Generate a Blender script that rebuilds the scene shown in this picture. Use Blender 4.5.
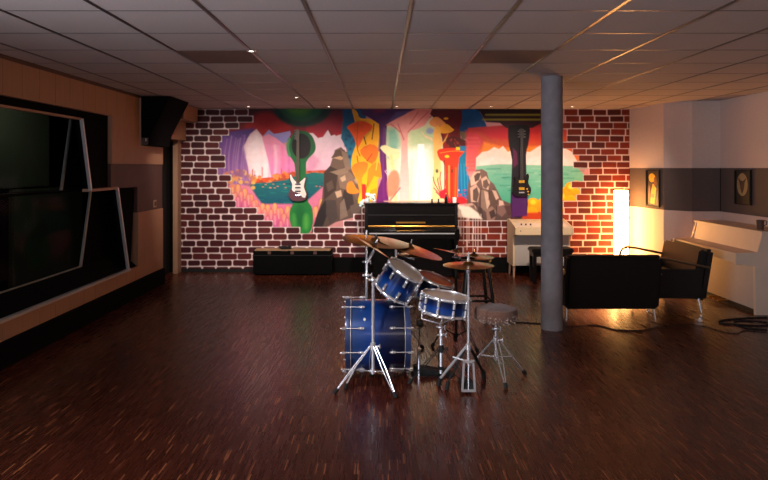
import bpy, bmesh, math, random
import numpy as np
from mathutils import Vector, Matrix
PI = math.pi
for o in list(bpy.data.objects): bpy.data.objects.remove(o)
SC = bpy.context.scene
COL = SC.collection

# ------------------------------------------------------------------ camera
F, CX, CY, EYE = 609.0, 381.0, 168.0, 1.64
cam_data = bpy.data.cameras.new('camera')
cam_data.sensor_width = 36.0
cam_data.lens = F / 768 * 36
cam_data.shift_x = (384 - CX) / 768
cam_data.shift_y = (CY - 240) / 768
cam = bpy.data.objects.new('camera', cam_data)
cam.location = (0, 0, EYE)
cam.rotation_euler = (PI / 2, 0, 0)
COL.objects.link(cam)
SC.camera = cam

# ------------------------------------------------------------------ view, world, lights
SC.view_settings.view_transform = 'Standard'
SC.view_settings.look = 'None'
SC.view_settings.exposure = 0.0
SC.view_settings.gamma = 1.0
SC.view_settings.use_curve_mapping = False
W = bpy.data.worlds.new('world'); SC.world = W
W.use_nodes = True
W.node_tree.nodes['Background'].inputs[0].default_value = (0.5, 0.6, 0.8, 1)
W.node_tree.nodes['Background'].inputs[1].default_value = 0.02

def area(name, loc, target, sx, sy, power, color):
    d = bpy.data.lights.new(name, 'AREA'); d.shape = 'RECTANGLE'
    d.size = sx; d.size_y = sy; d.energy = power; d.color = color
    o = bpy.data.objects.new(name, d); COL.objects.link(o)
    o.location = loc
    o.rotation_euler = (Vector(target) - Vector(loc)).to_track_quat('-Z', 'Y').to_euler()
    return o
def spot(name, loc, target, power, color, angle=80, blend=0.9, rad=0.05):
    d = bpy.data.lights.new(name, 'SPOT')
    d.energy = power; d.color = color; d.spot_size = math.radians(angle); d.spot_blend = blend
    d.shadow_soft_size = rad
    o = bpy.data.objects.new(name, d); COL.objects.link(o)
    o.location = loc
    o.rotation_euler = (Vector(target) - Vector(loc)).to_track_quat('-Z', 'Y').to_euler()
    return o

# daylight entering by the window in the near end of the left wall
area('window_daylight', (-3.04, 0.6, 1.66), (1.5, 2.6, 1.75), 3.0, 1.25, 210, (0.82, 0.87, 1.0))
# warm fill lamp added unseen behind the camera to brighten kit and chrome
area('warm_fill', (1.6, -1.3, 2.1), (0.8, 5, 1.0), 3.0, 0.8, 13, (1.0, 0.84, 0.74))
# unseen fill lamp added so the olive panels show through the glass
area('control_room_fill', (-3.75, 6.9, 2.5), (-4.4, 7.6, 0.9), 0.8, 0.3, 4, (0.95, 1.0, 0.8))
# ceiling spots that wash the mural; set out to cover the wall, not at the fittings built below
SPOTS = [(-2.0, 9.2), (-0.79, 9.2), (0.24, 9.2), (1.66, 9.2), (2.89, 9.2), (-1.11, 8.0), (-1.03, 4.83)]
for x, e in ((-2.35, 200), (-1.05, 310), (0.45, 400), (1.85, 290), (3.05, 140)):
    spot('mural_spot', (x, 7.2, 2.5), (x*1.05, 9.6, 0.95), e, (1.0, 0.82, 0.70), 68, 1.0, 0.05)
# stage light over the kit
spot('kit_spot', (-1.03, 4.83, 2.53), (0.1, 4.9, 0.6), 45, (1.0, 0.9, 0.85), 90, 1.0, 0.04)
# unseen spot added above the frame to bring out drums and chrome
spot('near_fill_spot', (-0.8, 2.7, 2.5), (0.2, 4.7, 0.55), 150, (1.0, 0.88, 0.80), 52, 1.0, 0.04)
LAMP_STRENGTH = 31.0

# ------------------------------------------------------------------ helpers
def lin(c):
    c = [v / 255.0 for v in c]
    return [v / 12.92 if v <= 0.04045 else ((v + 0.055) / 1.055) ** 2.4 for v in c]
def P(px, py, Y):
    return Vector(((px - CX) / F * Y, Y, EYE - (py - CY) / F * Y))

class MB:
    def __init__(s): s.v = []; s.f = []; s.m = []; s.mi = 0
    def add(s, vs, fs):
        n = len(s.v); s.v += [Vector(v) for v in vs]
        for f in fs: s.f.append([i + n for i in f]); s.m.append(s.mi)
        return s
    def box(s, c, d, M=None):
        x, y, z = d[0] / 2, d[1] / 2, d[2] / 2
        vs = [Vector((i, j, k)) for i in (-x, x) for j in (-y, y) for k in (-z, z)]
        if M: vs = [M @ v for v in vs]
        c = Vector(c)
        return s.add([v + c for v in vs], [(0,1,3,2),(4,6,7,5),(0,4,5,1),(2,3,7,6),(0,2,6,4),(1,5,7,3)])
    def bb(s, x0, x1, y0, y1, z0, z1):
        return s.box(((x0+x1)/2, (y0+y1)/2, (z0+z1)/2), (abs(x1-x0), abs(y1-y0), abs(z1-z0)))
    def ring_frame(s, ax):
        ax = Vector(ax).normalized()
        t = Vector((0, 0, 1)) if abs(ax.z) < 0.9 else Vector((1, 0, 0))
        u = ax.cross(t).normalized(); w = ax.cross(u).normalized()
        return u, w, ax
    def tube(s, pts, r, n=8, caps=True):
        pts = [Vector(p) for p in pts]
        rs = r if isinstance(r, (list, tuple)) else [r] * len(pts)
        vs = []; u = None
        for i, p in enumerate(pts):
            a = pts[max(i-1, 0)]; b = pts[min(i+1, len(pts)-1)]
            t = (b - a).normalized()
            if u is None: u, w, _ = s.ring_frame(t)
            else:
                u = (u - t * u.dot(t)).normalized(); w = t.cross(u)
            for k in range(n):
                q = 2*PI*k/n
                vs.append(p + (u*math.cos(q) + w*math.sin(q)) * rs[i])
        fs = []
        for i in range(len(pts)-1):
            for k in range(n):
                fs.append((i*n+k, i*n+(k+1) % n, (i+1)*n+(k+1) % n, (i+1)*n+k))
        if caps:
            fs.append(tuple(range(n))[::-1]); fs.append(tuple((len(pts)-1)*n+k for k in range(n)))
        return s.add(vs, fs)
    def lathe(s, prof, o=(0,0,0), ax=(0,0,1), n=32):
        """prof: (radius, height) list along the axis"""
        u, w, a = s.ring_frame(ax); o = Vector(o); vs = []; fs = []
        for r, h in prof:
            for k in range(n):
                q = 2*PI*k/n
                vs.append(o + a*h + (u*math.cos(q) + w*math.sin(q))*max(r, 1e-5))
        for i in range(len(prof)-1):
            for k in range(n):
                fs.append((i*n+k, i*n+(k+1) % n, (i+1)*n+(k+1) % n, (i+1)*n+k))
        return s.add(vs, fs)
    def prism(s, poly, d, M):
        """poly: 2-D outline extruded from 0 to d along local z, placed by M"""
        n = len(poly)
        vs = [M @ Vector((x, y, 0)) for x, y in poly] + [M @ Vector((x, y, d)) for x, y in poly]
        fs = [tuple(range(n))[::-1], tuple(range(n, 2*n))]
        fs += [(i, (i+1) % n, n+(i+1) % n, n+i) for i in range(n)]
        return s.add(vs, fs)
    def sphere(s, c, r, n=12):
        return s.lathe([(r*math.sin(PI*i/n), -r*math.cos(PI*i/n)) for i in range(n+1)], c, (0,0,1), n*2)

def root_of(p):
    while p.parent: p = p.parent
    return p
def obj(name, mb, mat, parent=None, bevel=0, smooth=35, label=None):
    me = bpy.data.meshes.new(name)
    vs = mb.v
    loc = Vector((0,0,0))
    if parent is not None:
        sh = root_of(parent).location.copy()
    else:
        xs = [v.x for v in vs]; ys = [v.y for v in vs]; zs = [v.z for v in vs]
        sh = Vector(((min(xs)+max(xs))/2, (min(ys)+max(ys))/2, min(zs))); loc = sh
    me.from_pydata([v - sh for v in vs], [], mb.f)
    mats = mat if isinstance(mat, list) else [mat]
    for m in mats: me.materials.append(m)
    if len(mats) > 1: me.polygons.foreach_set('material_index', mb.m)
    bm = bmesh.new(); bm.from_mesh(me)
    bmesh.ops.remove_doubles(bm, verts=bm.verts, dist=1e-5)
    bmesh.ops.dissolve_degenerate(bm, edges=bm.edges, dist=1e-6)
    bmesh.ops.recalc_face_normals(bm, faces=bm.faces)
    if bevel:
        es = [e for e in bm.edges if len(e.link_faces) == 2 and e.calc_face_angle(0) > 0.5]
        bmesh.ops.bevel(bm, geom=es, offset=bevel, segments=2, affect='EDGES', clamp_overlap=True)
    bm.to_mesh(me); bm.free()
    if smooth:
        me.shade_smooth(); me.set_sharp_from_angle(angle=math.radians(smooth))
    o = bpy.data.objects.new(name, me); COL.objects.link(o)
    if parent is not None: o.parent = parent
    else: o.location = loc
    if label: o['label'] = label
    return o
def thing(name, label, cat, loc=(0,0,0), group=None):
    o = bpy.data.objects.new(name, None); COL.objects.link(o); o.empty_display_size = 0.1
    o.location = loc; o['label'] = label; o['category'] = cat
    if group: o['group'] = group
    return o
def tag(o, label, cat, group=None):
    o['label'] = label; o['category'] = cat
    if group: o['group'] = group
    return o
def struct(o): o['kind'] = 'structure'; return o
def dup(root, loc, rotz, label, group=None):
    r = root.copy(); COL.objects.link(r); r.location = loc; r.rotation_euler = (0, 0, rotz); r['label'] = label
    if group: r['group'] = group
    for ch in list(root.children):
        c = ch.copy(); COL.objects.link(c); c.parent = r
        for g in list(ch.children):
            d = g.copy(); COL.objects.link(d); d.parent = c
    return r

# ------------------------------------------------------------------ materials
MATS = {}
def mat(name, rgb, rough=0.5, metal=0.0, noise=0.0, nscale=20, bump=0.0, coat=0.0, spec=0.5, stretch=(1,1,1), sheen=0.0):
    """procedural principled material; noise varies the base colour"""
    m = bpy.data.materials.new(name); m.use_nodes = True; MATS[name] = m
    nt = m.node_tree; b = nt.nodes['Principled BSDF']
    c = lin(rgb)
    b.inputs['Roughness'].default_value = rough; b.inputs['Metallic'].default_value = metal
    b.inputs['Coat Weight'].default_value = coat; b.inputs['Specular IOR Level'].default_value = spec
    b.inputs['Sheen Weight'].default_value = sheen
    b.inputs['Base Color'].default_value = (*c, 1)
    if noise or bump:
        tc = nt.nodes.new('ShaderNodeTexCoord'); mp = nt.nodes.new('ShaderNodeMapping')
        mp.inputs['Scale'].default_value = stretch
        ns = nt.nodes.new('ShaderNodeTexNoise'); ns.inputs['Scale'].default_value = nscale; ns.inputs['Detail'].default_value = 5
        nt.links.new(tc.outputs['Object'], mp.inputs[0]); nt.links.new(mp.outputs[0], ns.inputs['Vector'])
        if noise:
            r = nt.nodes.new('ShaderNodeValToRGB')
            r.color_ramp.elements[0].position = 0.3; r.color_ramp.elements[1].position = 0.7
            r.color_ramp.elements[0].color = (*[max(0, v*(1-noise)) for v in c], 1)
            r.color_ramp.elements[1].color = (*[min(1, v*(1+noise)) for v in c], 1)
            nt.links.new(ns.outputs['Fac'], r.inputs[0]); nt.links.new(r.outputs[0], b.inputs['Base Color'])
        if bump:
            bp = nt.nodes.new('ShaderNodeBump'); bp.inputs['Strength'].default_value = bump; bp.inputs['Distance'].default_value = 0.01
            nt.links.new(ns.outputs['Fac'], bp.inputs['Height']); nt.links.new(bp.outputs[0], b.inputs['Normal'])
    return m
def emis(name, rgb, strength):
    m = bpy.data.materials.new(name); m.use_nodes = True
    b = m.node_tree.nodes['Principled BSDF']
    b.inputs['Base Color'].default_value = (0.6, 0.55, 0.5, 1)
    b.inputs['Emission Color'].default_value = (*rgb, 1); b.inputs['Emission Strength'].default_value = strength
    return m

M_ceil = mat('ceiling_tile', (188, 174, 170), 0.9, noise=0.06, nscale=90, bump=0.15)
M_bar = mat('ceiling_bar', (92, 84, 84), 0.35, metal=0.6)
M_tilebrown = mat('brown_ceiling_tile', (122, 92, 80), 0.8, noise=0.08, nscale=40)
M_woodpanel = mat('beige_wall_panel', (172, 128, 98), 0.6, noise=0.08, nscale=6, stretch=(1, 14, 0.6))
M_brownband = mat('brown_wall_band', (84, 56, 46), 0.6, noise=0.08, nscale=8)
M_black = mat('black_paint', (10, 9, 9), 0.7, noise=0.1)
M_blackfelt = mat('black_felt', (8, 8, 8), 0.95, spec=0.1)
M_whitewall = mat('white_textured_wall', (208, 188, 178), 0.85, noise=0.05, nscale=60, bump=0.2)
M_greyband = mat('grey_brown_wall_band', (88, 76, 72), 0.75, noise=0.06, nscale=30)
M_concrete = mat('grey_concrete', (130, 124, 127), 0.75, noise=0.14, nscale=9, bump=0.15)
M_chrome = mat('chrome', (235, 235, 238), 0.2, metal=0.75)
M_alu = mat('brushed_aluminium', (205, 205, 206), 0.42, metal=0.6, noise=0.05, nscale=30)
M_bronze = mat('cymbal_bronze', (150, 108, 50), 0.25, metal=0.95, noise=0.15, nscale=14)
M_drumhead = mat('coated_drum_head', (178, 160, 148), 0.45, noise=0.06, nscale=14)
M_lithead = mat('coated_drum_head_lit', (244, 124, 78), 0.4, noise=0.06, nscale=14)  # coated head again, with warm light put into its colour
M_rubber = mat('black_rubber', (14, 14, 14), 0.75, noise=0.1)
M_leather = mat('black_leather', (17, 12, 10), 0.42, noise=0.15, nscale=25, bump=0.1)
M_blackgloss = mat('black_piano_lacquer', (8, 6, 6), 0.22, noise=0.1, spec=0.35)
M_brass = mat('brass', (205, 150, 70), 0.3, metal=0.9, noise=0.05)
M_white = mat('white_lacquer', (214, 190, 168), 0.45, noise=0.03, nscale=6)
M_cream = mat('cream_plastic', (214, 186, 146), 0.45, noise=0.04, nscale=8)
M_key_w = mat('ivory_keys', (220, 214, 200), 0.3, noise=0.03)
M_seatfab = mat('worn_brown_fabric', (104, 72, 58), 0.9, noise=0.25, nscale=60, bump=0.4, sheen=0.3)
M_olive = mat('olive_curtain', (64, 66, 54), 0.95, noise=0.1, nscale=6, stretch=(1, 8, 1))
M_boardwood = mat('light_board', (150, 118, 84), 0.6, noise=0.1, nscale=8)
M_trimwood = mat('door_trim_wood', (168, 130, 104), 0.5, noise=0.1, nscale=6, stretch=(6,6,0.5))
M_plinthwood = mat('dark_stool_wood', (20, 16, 14), 0.4, noise=0.15, nscale=12)

def drum_blue():
    m = bpy.data.materials.new('blue_lacquer_light_to_shade'); m.use_nodes = True
    nt = m.node_tree; b = nt.nodes['Principled BSDF']
    b.inputs['Metallic'].default_value = 0.35; b.inputs['Roughness'].default_value = 0.28
    b.inputs['Coat Weight'].default_value = 0.7; b.inputs['Coat Roughness'].default_value = 0.08
    at = nt.nodes.new('ShaderNodeAttribute'); at.attribute_name = 'along'
    r = nt.nodes.new('ShaderNodeValToRGB')
    e = r.color_ramp.elements  # ramp paints highlight at one end and shade at the other into the blue
    e[0].position = 0.0; e[0].color = (*lin((50, 80, 130)), 1)
    e[1].position = 1.0; e[1].color = (*lin((4, 6, 16)), 1)
    k = e.new(0.38); k.color = (*lin((4, 66, 150)), 1)
    k = e.new(0.64); k.color = (*lin((3, 30, 82)), 1)
    nt.links.new(at.outputs['Fac'], r.inputs[0])
    ns = nt.nodes.new('ShaderNodeTexNoise'); ns.inputs['Scale'].default_value = 400
    mx = nt.nodes.new('ShaderNodeMix'); mx.data_type = 'RGBA'; mx.blend_type = 'MULTIPLY'; mx.inputs[0].default_value = 0.25
    nt.links.new(r.outputs[0], mx.inputs[6]); nt.links.new(ns.outputs['Color'], mx.inputs[7])
    nt.links.new(mx.outputs[2], b.inputs['Base Color'])
    return m
M_blue = drum_blue()

def floor_mat():
    m = bpy.data.materials.new('dark_strip_parquet'); m.use_nodes = True
    nt = m.node_tree; L = nt.links; b = nt.nodes['Principled BSDF']
    tc = nt.nodes.new('ShaderNodeTexCoord'); sp = nt.nodes.new('ShaderNodeSeparateXYZ'); cb = nt.nodes.new('ShaderNodeCombineXYZ')
    L.new(tc.outputs['Object'], sp.inputs[0]); L.new(sp.outputs[1], cb.inputs[0]); L.new(sp.outputs[0], cb.inputs[1])
    def brick(w, h, off, mortar, vec):
        k = nt.nodes.new('ShaderNodeTexBrick')
        k.offset = off; k.offset_frequency = 2
        k.inputs['Color1'].default_value = (0, 0, 0, 1); k.inputs['Color2'].default_value = (1, 1, 1, 1); k.inputs['Mortar'].default_value = (0.1, 0.1, 0.1, 1)
        k.inputs['Scale'].default_value = 1; k.inputs['Mortar Size'].default_value = mortar; k.inputs['Mortar Smooth'].default_value = 0
        k.inputs['Brick Width'].default_value = w; k.inputs['Row Height'].default_value = h
        L.new(vec, k.inputs['Vector']); return k
    k1 = brick(0.12, 0.0075, 0.37, 0.0003, cb.outputs[0])
    r = nt.nodes.new('ShaderNodeValToRGB'); e = r.color_ramp.elements
    e[0].position = 0.0; e[0].color = (*lin((64, 27, 16)), 1)
    e[1].position = 1.0; e[1].color = (*lin((176, 104, 62)), 1)
    q = e.new(0.5); q.color = (*lin((73, 31, 18)), 1)
    q = e.new(0.88); q.color = (*lin((80, 34, 20)), 1)
    q = e.new(0.955); q.color = (*lin((100, 50, 33)), 1)
    L.new(k1.outputs['Color'], r.inputs[0])
    # broad wear patches
    ns = nt.nodes.new('ShaderNodeTexNoise'); ns.inputs['Scale'].default_value = 0.9; ns.inputs['Detail'].default_value = 4
    L.new(tc.outputs['Object'], ns.inputs['Vector'])
    mx = nt.nodes.new('ShaderNodeMix'); mx.data_type = 'RGBA'; mx.blend_type = 'MULTIPLY'; mx.inputs[0].default_value = 0.35
    L.new(r.outputs[0], mx.inputs[6]); L.new(ns.outputs['Fac'], mx.inputs[7]); L.new(mx.outputs[2], b.inputs['Base Color'])
    mr = nt.nodes.new('ShaderNodeMapRange'); mr.inputs['To Min'].default_value = 0.24; mr.inputs['To Max'].default_value = 0.34
    L.new(k1.outputs['Color'], mr.inputs['Value']); L.new(mr.outputs[0], b.inputs['Roughness'])
    bp = nt.nodes.new('ShaderNodeBump'); bp.inputs['Strength'].default_value = 0.05; bp.inputs['Distance'].default_value = 0.001
    L.new(k1.outputs['Color'], bp.inputs['Height']); L.new(bp.outputs[0], b.inputs['Normal'])
    return m
M_floor = floor_mat()

def glass_mat():
    m = bpy.data.materials.new('dark_window_glass'); m.use_nodes = True
    nt = m.node_tree; L = nt.links; nt.nodes.remove(nt.nodes['Principled BSDF'])
    tr = nt.nodes.new('ShaderNodeBsdfTransparent'); tr.inputs[0].default_value = (0.72, 0.76, 0.72, 1)
    gl = nt.nodes.new('ShaderNodeBsdfGlossy'); gl.inputs['Roughness'].default_value = 0.01
    mx = nt.nodes.new('ShaderNodeMixShader'); mx.inputs[0].default_value = 0.004; L.new(tr.outputs[0], mx.inputs[1]); L.new(gl.outputs[0], mx.inputs[2])
    L.new(mx.outputs[0], nt.nodes['Material Output'].inputs[0])
    return m
M_glass = glass_mat()

def paint_mat(name, rough):
    m = bpy.data.materials.new(name); m.use_nodes = True
    nt = m.node_tree; L = nt.links; b = nt.nodes['Principled BSDF']
    b.inputs['Roughness'].default_value = rough; b.inputs['Specular IOR Level'].default_value = 0.25
    at = nt.nodes.new('ShaderNodeAttribute'); at.attribute_name = 'paint'
    ns = nt.nodes.new('ShaderNodeTexNoise'); ns.inputs['Scale'].default_value = 14; ns.inputs['Detail'].default_value = 6
    tc = nt.nodes.new('ShaderNodeTexCoord'); L.new(tc.outputs['Object'], ns.inputs['Vector'])
    mr = nt.nodes.new('ShaderNodeMapRange'); mr.inputs['From Min'].default_value = 0.3; mr.inputs['From Max'].default_value = 0.7
    mr.inputs['To Min'].default_value = 0.93; mr.inputs['To Max'].default_value = 1.05
    L.new(ns.outputs['Fac'], mr.inputs['Value'])
    mx = nt.nodes.new('ShaderNodeVectorMath'); mx.operation = 'MULTIPLY'
    L.new(at.outputs['Color'], mx.inputs[0]); L.new(mr.outputs[0], mx.inputs[1]); L.new(mx.outputs[0], b.inputs['Base Color'])
    return m
M_mural = paint_mat('mural_paint', 0.55)
M_brickpaint = paint_mat('painted_brick', 0.6)
# ------------------------------------------------------------------ back wall: painted bricks and mural
YB = 9.6                                   # distance of the back wall
def wall_paint():
    S = 2.0; x0, x1, y0, y1 = 180.0, 629.5, 109.0, 272.0     # extent of the wall, in units of 1/63.4 m
    W_, H_ = int((x1-x0)*S)+1, int((y1-y0)*S)+1
    gx, gy = np.meshgrid(x0+np.arange(W_)/S, y0+np.arange(H_)/S)
    img = np.zeros((H_, W_, 3)); cov = np.zeros((H_, W_))
    rnd = random.Random(5)
    def smooth(pts, n=4, closed=True):
        out = []; m = len(pts)
        for i in range(m if closed else m-1):
            p = [np.array(pts[(i+k) % m] if closed else pts[min(max(i+k, 0), m-1)], float) for k in (-1, 0, 1, 2)]
            for j in range(n):
                t = j/n
                out.append(tuple(0.5*((2*p[1])+(-p[0]+p[2])*t+(2*p[0]-5*p[1]+4*p[2]-p[3])*t*t+(-p[0]+3*p[1]-3*p[2]+p[3])*t**3)))
        if not closed: out.append(pts[-1])
        return out
    def win(pts, pad):
        xs = [p[0] for p in pts]; ys = [p[1] for p in pts]
        a = max(0, int((min(xs)-pad-x0)*S)); b = min(W_, int((max(xs)+pad-x0)*S)+2)
        c = max(0, int((min(ys)-pad-y0)*S)); d = min(H_, int((max(ys)+pad-y0)*S)+2)
        return (slice(c, d), slice(a, b)) if b > a and d > c else None
    def segd(X, Y, a, b):
        ax, ay = a; bx, by = b; dx, dy = bx-ax, by-ay; L = dx*dx+dy*dy+1e-9
        t = np.clip(((X-ax)*dx+(Y-ay)*dy)/L, 0, 1)
        return np.hypot(X-ax-t*dx, Y-ay-t*dy)
    def sd(X, Y, pts):
        d = np.full(X.shape, 1e9); ins = np.zeros(X.shape, bool); n = len(pts)
        for i in range(n):
            a, b = pts[i], pts[(i+1) % n]
            d = np.minimum(d, segd(X, Y, a, b))
            c = (a[1] > Y) != (b[1] > Y)
            xx = (b[0]-a[0])*(Y-a[1])/((b[1]-a[1]) if b[1] != a[1] else 1e-9)+a[0]
            ins ^= c & (X < xx)
        return np.where(ins, -d, d)
    def comp(w, al, col, col2=None, pts=None, horiz=False):
        al = al[..., None]; c = np.array(lin(col))
        if col2 is not None:
            q = [p[0 if horiz else 1] for p in pts]; G = (gx if horiz else gy)[w]
            t = np.clip((G-min(q))/(max(q)-min(q)+1e-9), 0, 1)[..., None]
            c = c*(1-t)+np.array(lin(col2))*t
        img[w] = img[w]*(1-al)+c*al
    def poly(pts, col, col2=None, f=0.6, a=1.0, sm=0, horiz=False):
        if sm: pts = smooth(pts, sm)
        w = win(pts, f)
        if w is None: return
        d = sd(gx[w], gy[w], pts)
        comp(w, np.clip(0.5-d/f, 0, 1)*a, col, col2, pts, horiz)
    def line(pts, wd, col, f=0.5, a=1.0, sm=4):
        if sm and len(pts) > 2: pts = smooth(pts, sm, False)
        w = win(pts, wd+f)
        if w is None: return
        d = np.full(gx[w].shape, 1e9)
        for i in range(len(pts)-1): d = np.minimum(d, segd(gx[w], gy[w], pts[i], pts[i+1]))
        comp(w, np.clip(0.5-(d-wd/2)/f, 0, 1)*a, col)
    def ell(cx, cy, rx, ry, col, f=0.6, a=1.0, col2=None, rot=0):
        pts = [(cx+rx*math.cos(t)*math.cos(rot)-ry*math.sin(t)*math.sin(rot), cy+rx*math.cos(t)*math.sin(rot)+ry*math.sin(t)*math.cos(rot)) for t in np.linspace(0, 2*PI, 22)[:-1]]
        poly(pts, col, col2, f, a)
    # --- base
    poly([(180,109),(630,109),(630,272),(180,272)], (205,150,150))
    # left sky
    poly([(215,105),(350,105),(350,140),(215,140)], (52,26,32), (165,38,48), f=2)
    poly([(246,124),(262,112),(285,118),(290,130),(262,134),(248,132)], (168,36,40), (190,50,48), f=6, sm=3)
    poly([(215,134),(240,130),(254,128),(258,200),(215,200)], (96,66,140), (190,140,190), f=3)
    for i in range(16):
        x = 222+i*2.2; line([(x+3, 134+rnd.random()*6), (x, 160), (x-1+rnd.random()*3, 186)], 1.2, rnd.choice([(150,100,180),(200,150,205),(122,84,160),(214,170,214)]), f=1.5, a=0.5)
    poly([(244,146),(250,134),(256.5,129),(262,136),(268,146),(276,150),(282,180),(250,182),(247,160)], (232,190,205), (240,200,215), f=1.2)
    poly([(248,138),(256.5,129.5),(261,136),(270,147),(274,158),(272,178),(256,180),(250,170),(246,158)], (238,206,210), (246,226,232), f=2)
    poly([(245,148),(256,133),(264,140),(272,152),(274,176),(254,178)], (250,232,234), (252,234,236), f=7, a=0.8)
    poly([(266,142),(276,146),(282,160),(280,176),(270,176)], (250,226,232), f=6, a=0.55)
    poly([(263,136),(269,129.5),(274,134),(280,133),(290,131),(291,134),(287,142),(281,144),(272,138)], (176,164,206), (150,140,196), f=0.8)
    poly([(262,137),(268,134),(276,138),(286,146),(298,150),(298,178),(272,182),(268,160)], (236,160,182), (226,140,196), f=1.5)
    for x, w_, c in ((256,5,(248,232,236)), (262,3,(252,220,226)), (270,2,(224,160,200)), (276,3,(250,214,222)), (283,2.5,(232,128,170)), (289,2,(214,120,180)), (279,1.4,(240,180,200))):
        line([(x-1,146),(x,160),(x-1,178)], w_, c, f=2.5, a=0.6)
    # right of the ring
    poly([(306,132),(313,126),(317,133),(321,136),(328,130),(331,136),(336,134),(342,130),(346,126),(346,172),(306,174)], (238,222,226), (236,190,210), f=0.8)
    poly([(306,105),(346,105),(346,128),(342,134),(336,136),(330,130),(328,129.5),(323,137),(318,138),(313,133),(306,133)], (70,24,44), (190,32,58), f=0.9)
    poly([(308,150),(320,160),(330,172),(306,176)], (226,150,186), f=4, a=0.6)
    poly([(315,170),(330,140),(340,150),(336,172)], (240,210,222), f=4, a=0.7)
    # green discs at the top
    ell(302,105,30,22,(22,62,52), f=3); ell(301,105,22,16,(40,108,70), f=4, a=0.9); ell(299,107,12,8,(96,148,60), f=6)
    # orange trees and teal water
    poly([(246,186),(262,178),(276,177),(292,172),(326,170),(328,180),(300,186),(262,190)], (206,96,60), (150,96,72), f=1.2)
    for i in range(90):
        x = 250+rnd.random()*72; y = 177+rnd.random()*5-(x > 272)*3-(x > 282)*2
        ell(x, y, 1+rnd.random()*1.8, 0.7+rnd.random()*1.4, rnd.choice([(240,130,60),(222,96,48),(250,156,84),(190,80,60),(232,110,80)]), a=0.85)
    for i in range(14):
        x = 250+rnd.random()*68; y = 169+rnd.random()*5; line([(x,y-3),(x,y+6)], 0.9, (206,110,96), a=0.6)
    poly([(248,186),(262,183),(286,180),(296,176),(330,174),(330,214),(270,214),(252,200)], (30,132,128), (16,84,118), f=1.2, sm=2)
    for i in range(60):
        x = 250+rnd.random()*76; y = 182+rnd.random()*22; line([(x,y),(x+3+rnd.random()*6,y+rnd.random()-.5)], 0.9, rnd.choice([(20,150,130),(12,90,130),(40,160,150),(18,70,112)]), a=0.5)
    for i in range(16):
        ell(262+rnd.random()*58, 182+rnd.random()*6, 1.2, 0.6, (226,150,130), a=0.7)
    # pink petals of the foreground
    petals = [(222,182,4,10),(226,176,4,8),(231,186,4,12),(236,184,4,14),(241,186,4,14),(246,186,4.5,14),(251,192,4,11),(256,200,4.5,12),(262,206,4.5,14),(268,208,5,14),(274,204,4.5,16),(279,208,4.5,14),(285,208,4,16),(291,206,4,16),(316,205,4,20),(321,198,4,16),(325,190,4,16),(312,214,4,14)]
    poly([(215,182),(250,186),(256,196),(262,204),(292,204),(298,236),(250,236),(222,210)], (232,150,170), (222,110,170), f=2)
    poly([(308,200),(326,184),(330,205),(316,230),(306,234)], (226,140,170), f=1.5)
    tips = [(226,182),(232,186),(238,184),(245,187),(251,193),(256,199),(262,202),(268,203),(275,202),(281,207),(287,205),(293,204),(316,206),(321,198),(326,190)]
    for row_, (dy, c1, c2) in enumerate(((0, (248,182,96), (226,120,170)), (6, (244,160,130), (220,104,176)), (12, (238,140,160), (206,100,176)))):
        for k, (x, y) in enumerate(tips):
            x2, y2 = x+(row_ % 2)*3+rnd.random()-.5, y+dy+rnd.random()*1.5
            pts = smooth([(x2-2.6, y2+16), (x2-3.2, y2+6), (x2-1.8, y2+0.8), (x2+0.4, y2-0.4), (x2+2.4, y2+1.2), (x2+3.2, y2+6), (x2+2.6, y2+16)], 3)
            poly(pts, (190,92,120), f=1.2, a=0.5); pts = [(x2+(p-x2)*0.84, q_+0.5) for p, q_ in pts]
            poly(pts, c1, c2, f=0.9); line([(x2,y2+2),(x2+0.3,y2+10)], 0.9, (252,214,200), f=1.5, a=0.55)
    for i in range(46):
        x = 222+rnd.random()*34; y = 170+rnd.random()*18+max(0, (x-240)*0.2)
        ell(x, y, 1.2+rnd.random()*1.8, 1+rnd.random()*1.6, rnd.choice([(240,180,80),(226,150,96),(246,196,110),(170,120,150),(236,164,120)]), a=0.8, f=1.2)
    # green hanger shape
    poly([(290,139),(287,146),(287.5,153),(292.5,160),(295,168),(295,198),(290,210),(290,222),(296,233),(309,233),(313,222),(312,208),(307,198),(306,168),(307.5,160),(314.5,152),(315.5,145),(312,136),(305,131),(295,132)], (30,104,66), (50,150,76), f=0.8, sm=4)
    ell(301.3,146,9.6,12.6,(18,12,16), f=1.0); ell(303,152,6,6,(44,14,28), f=4, a=0.7)
    poly([(288,138),(286,146),(288,156),(291,156),(289,147),(291,139)], (96,158,112), f=1, sm=3, a=0.8)
    ell(300,216,5,11,(30,120,66), f=5, a=0.8); ell(306,222,3,8,(110,190,92), f=4, a=0.7); ell(294,222,2.2,8,(100,180,90), f=4, a=0.7)
    # brown rocks left
    poly([(335,150),(341,147),(346,152),(352,150),(356,164),(364,176),(366,214),(352,218),(336,222),(322,230),(311,233),(318,212),(322,200),(323,186),(325,172),(330,166)], (132,108,92), (98,82,76), f=0.8)
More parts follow.
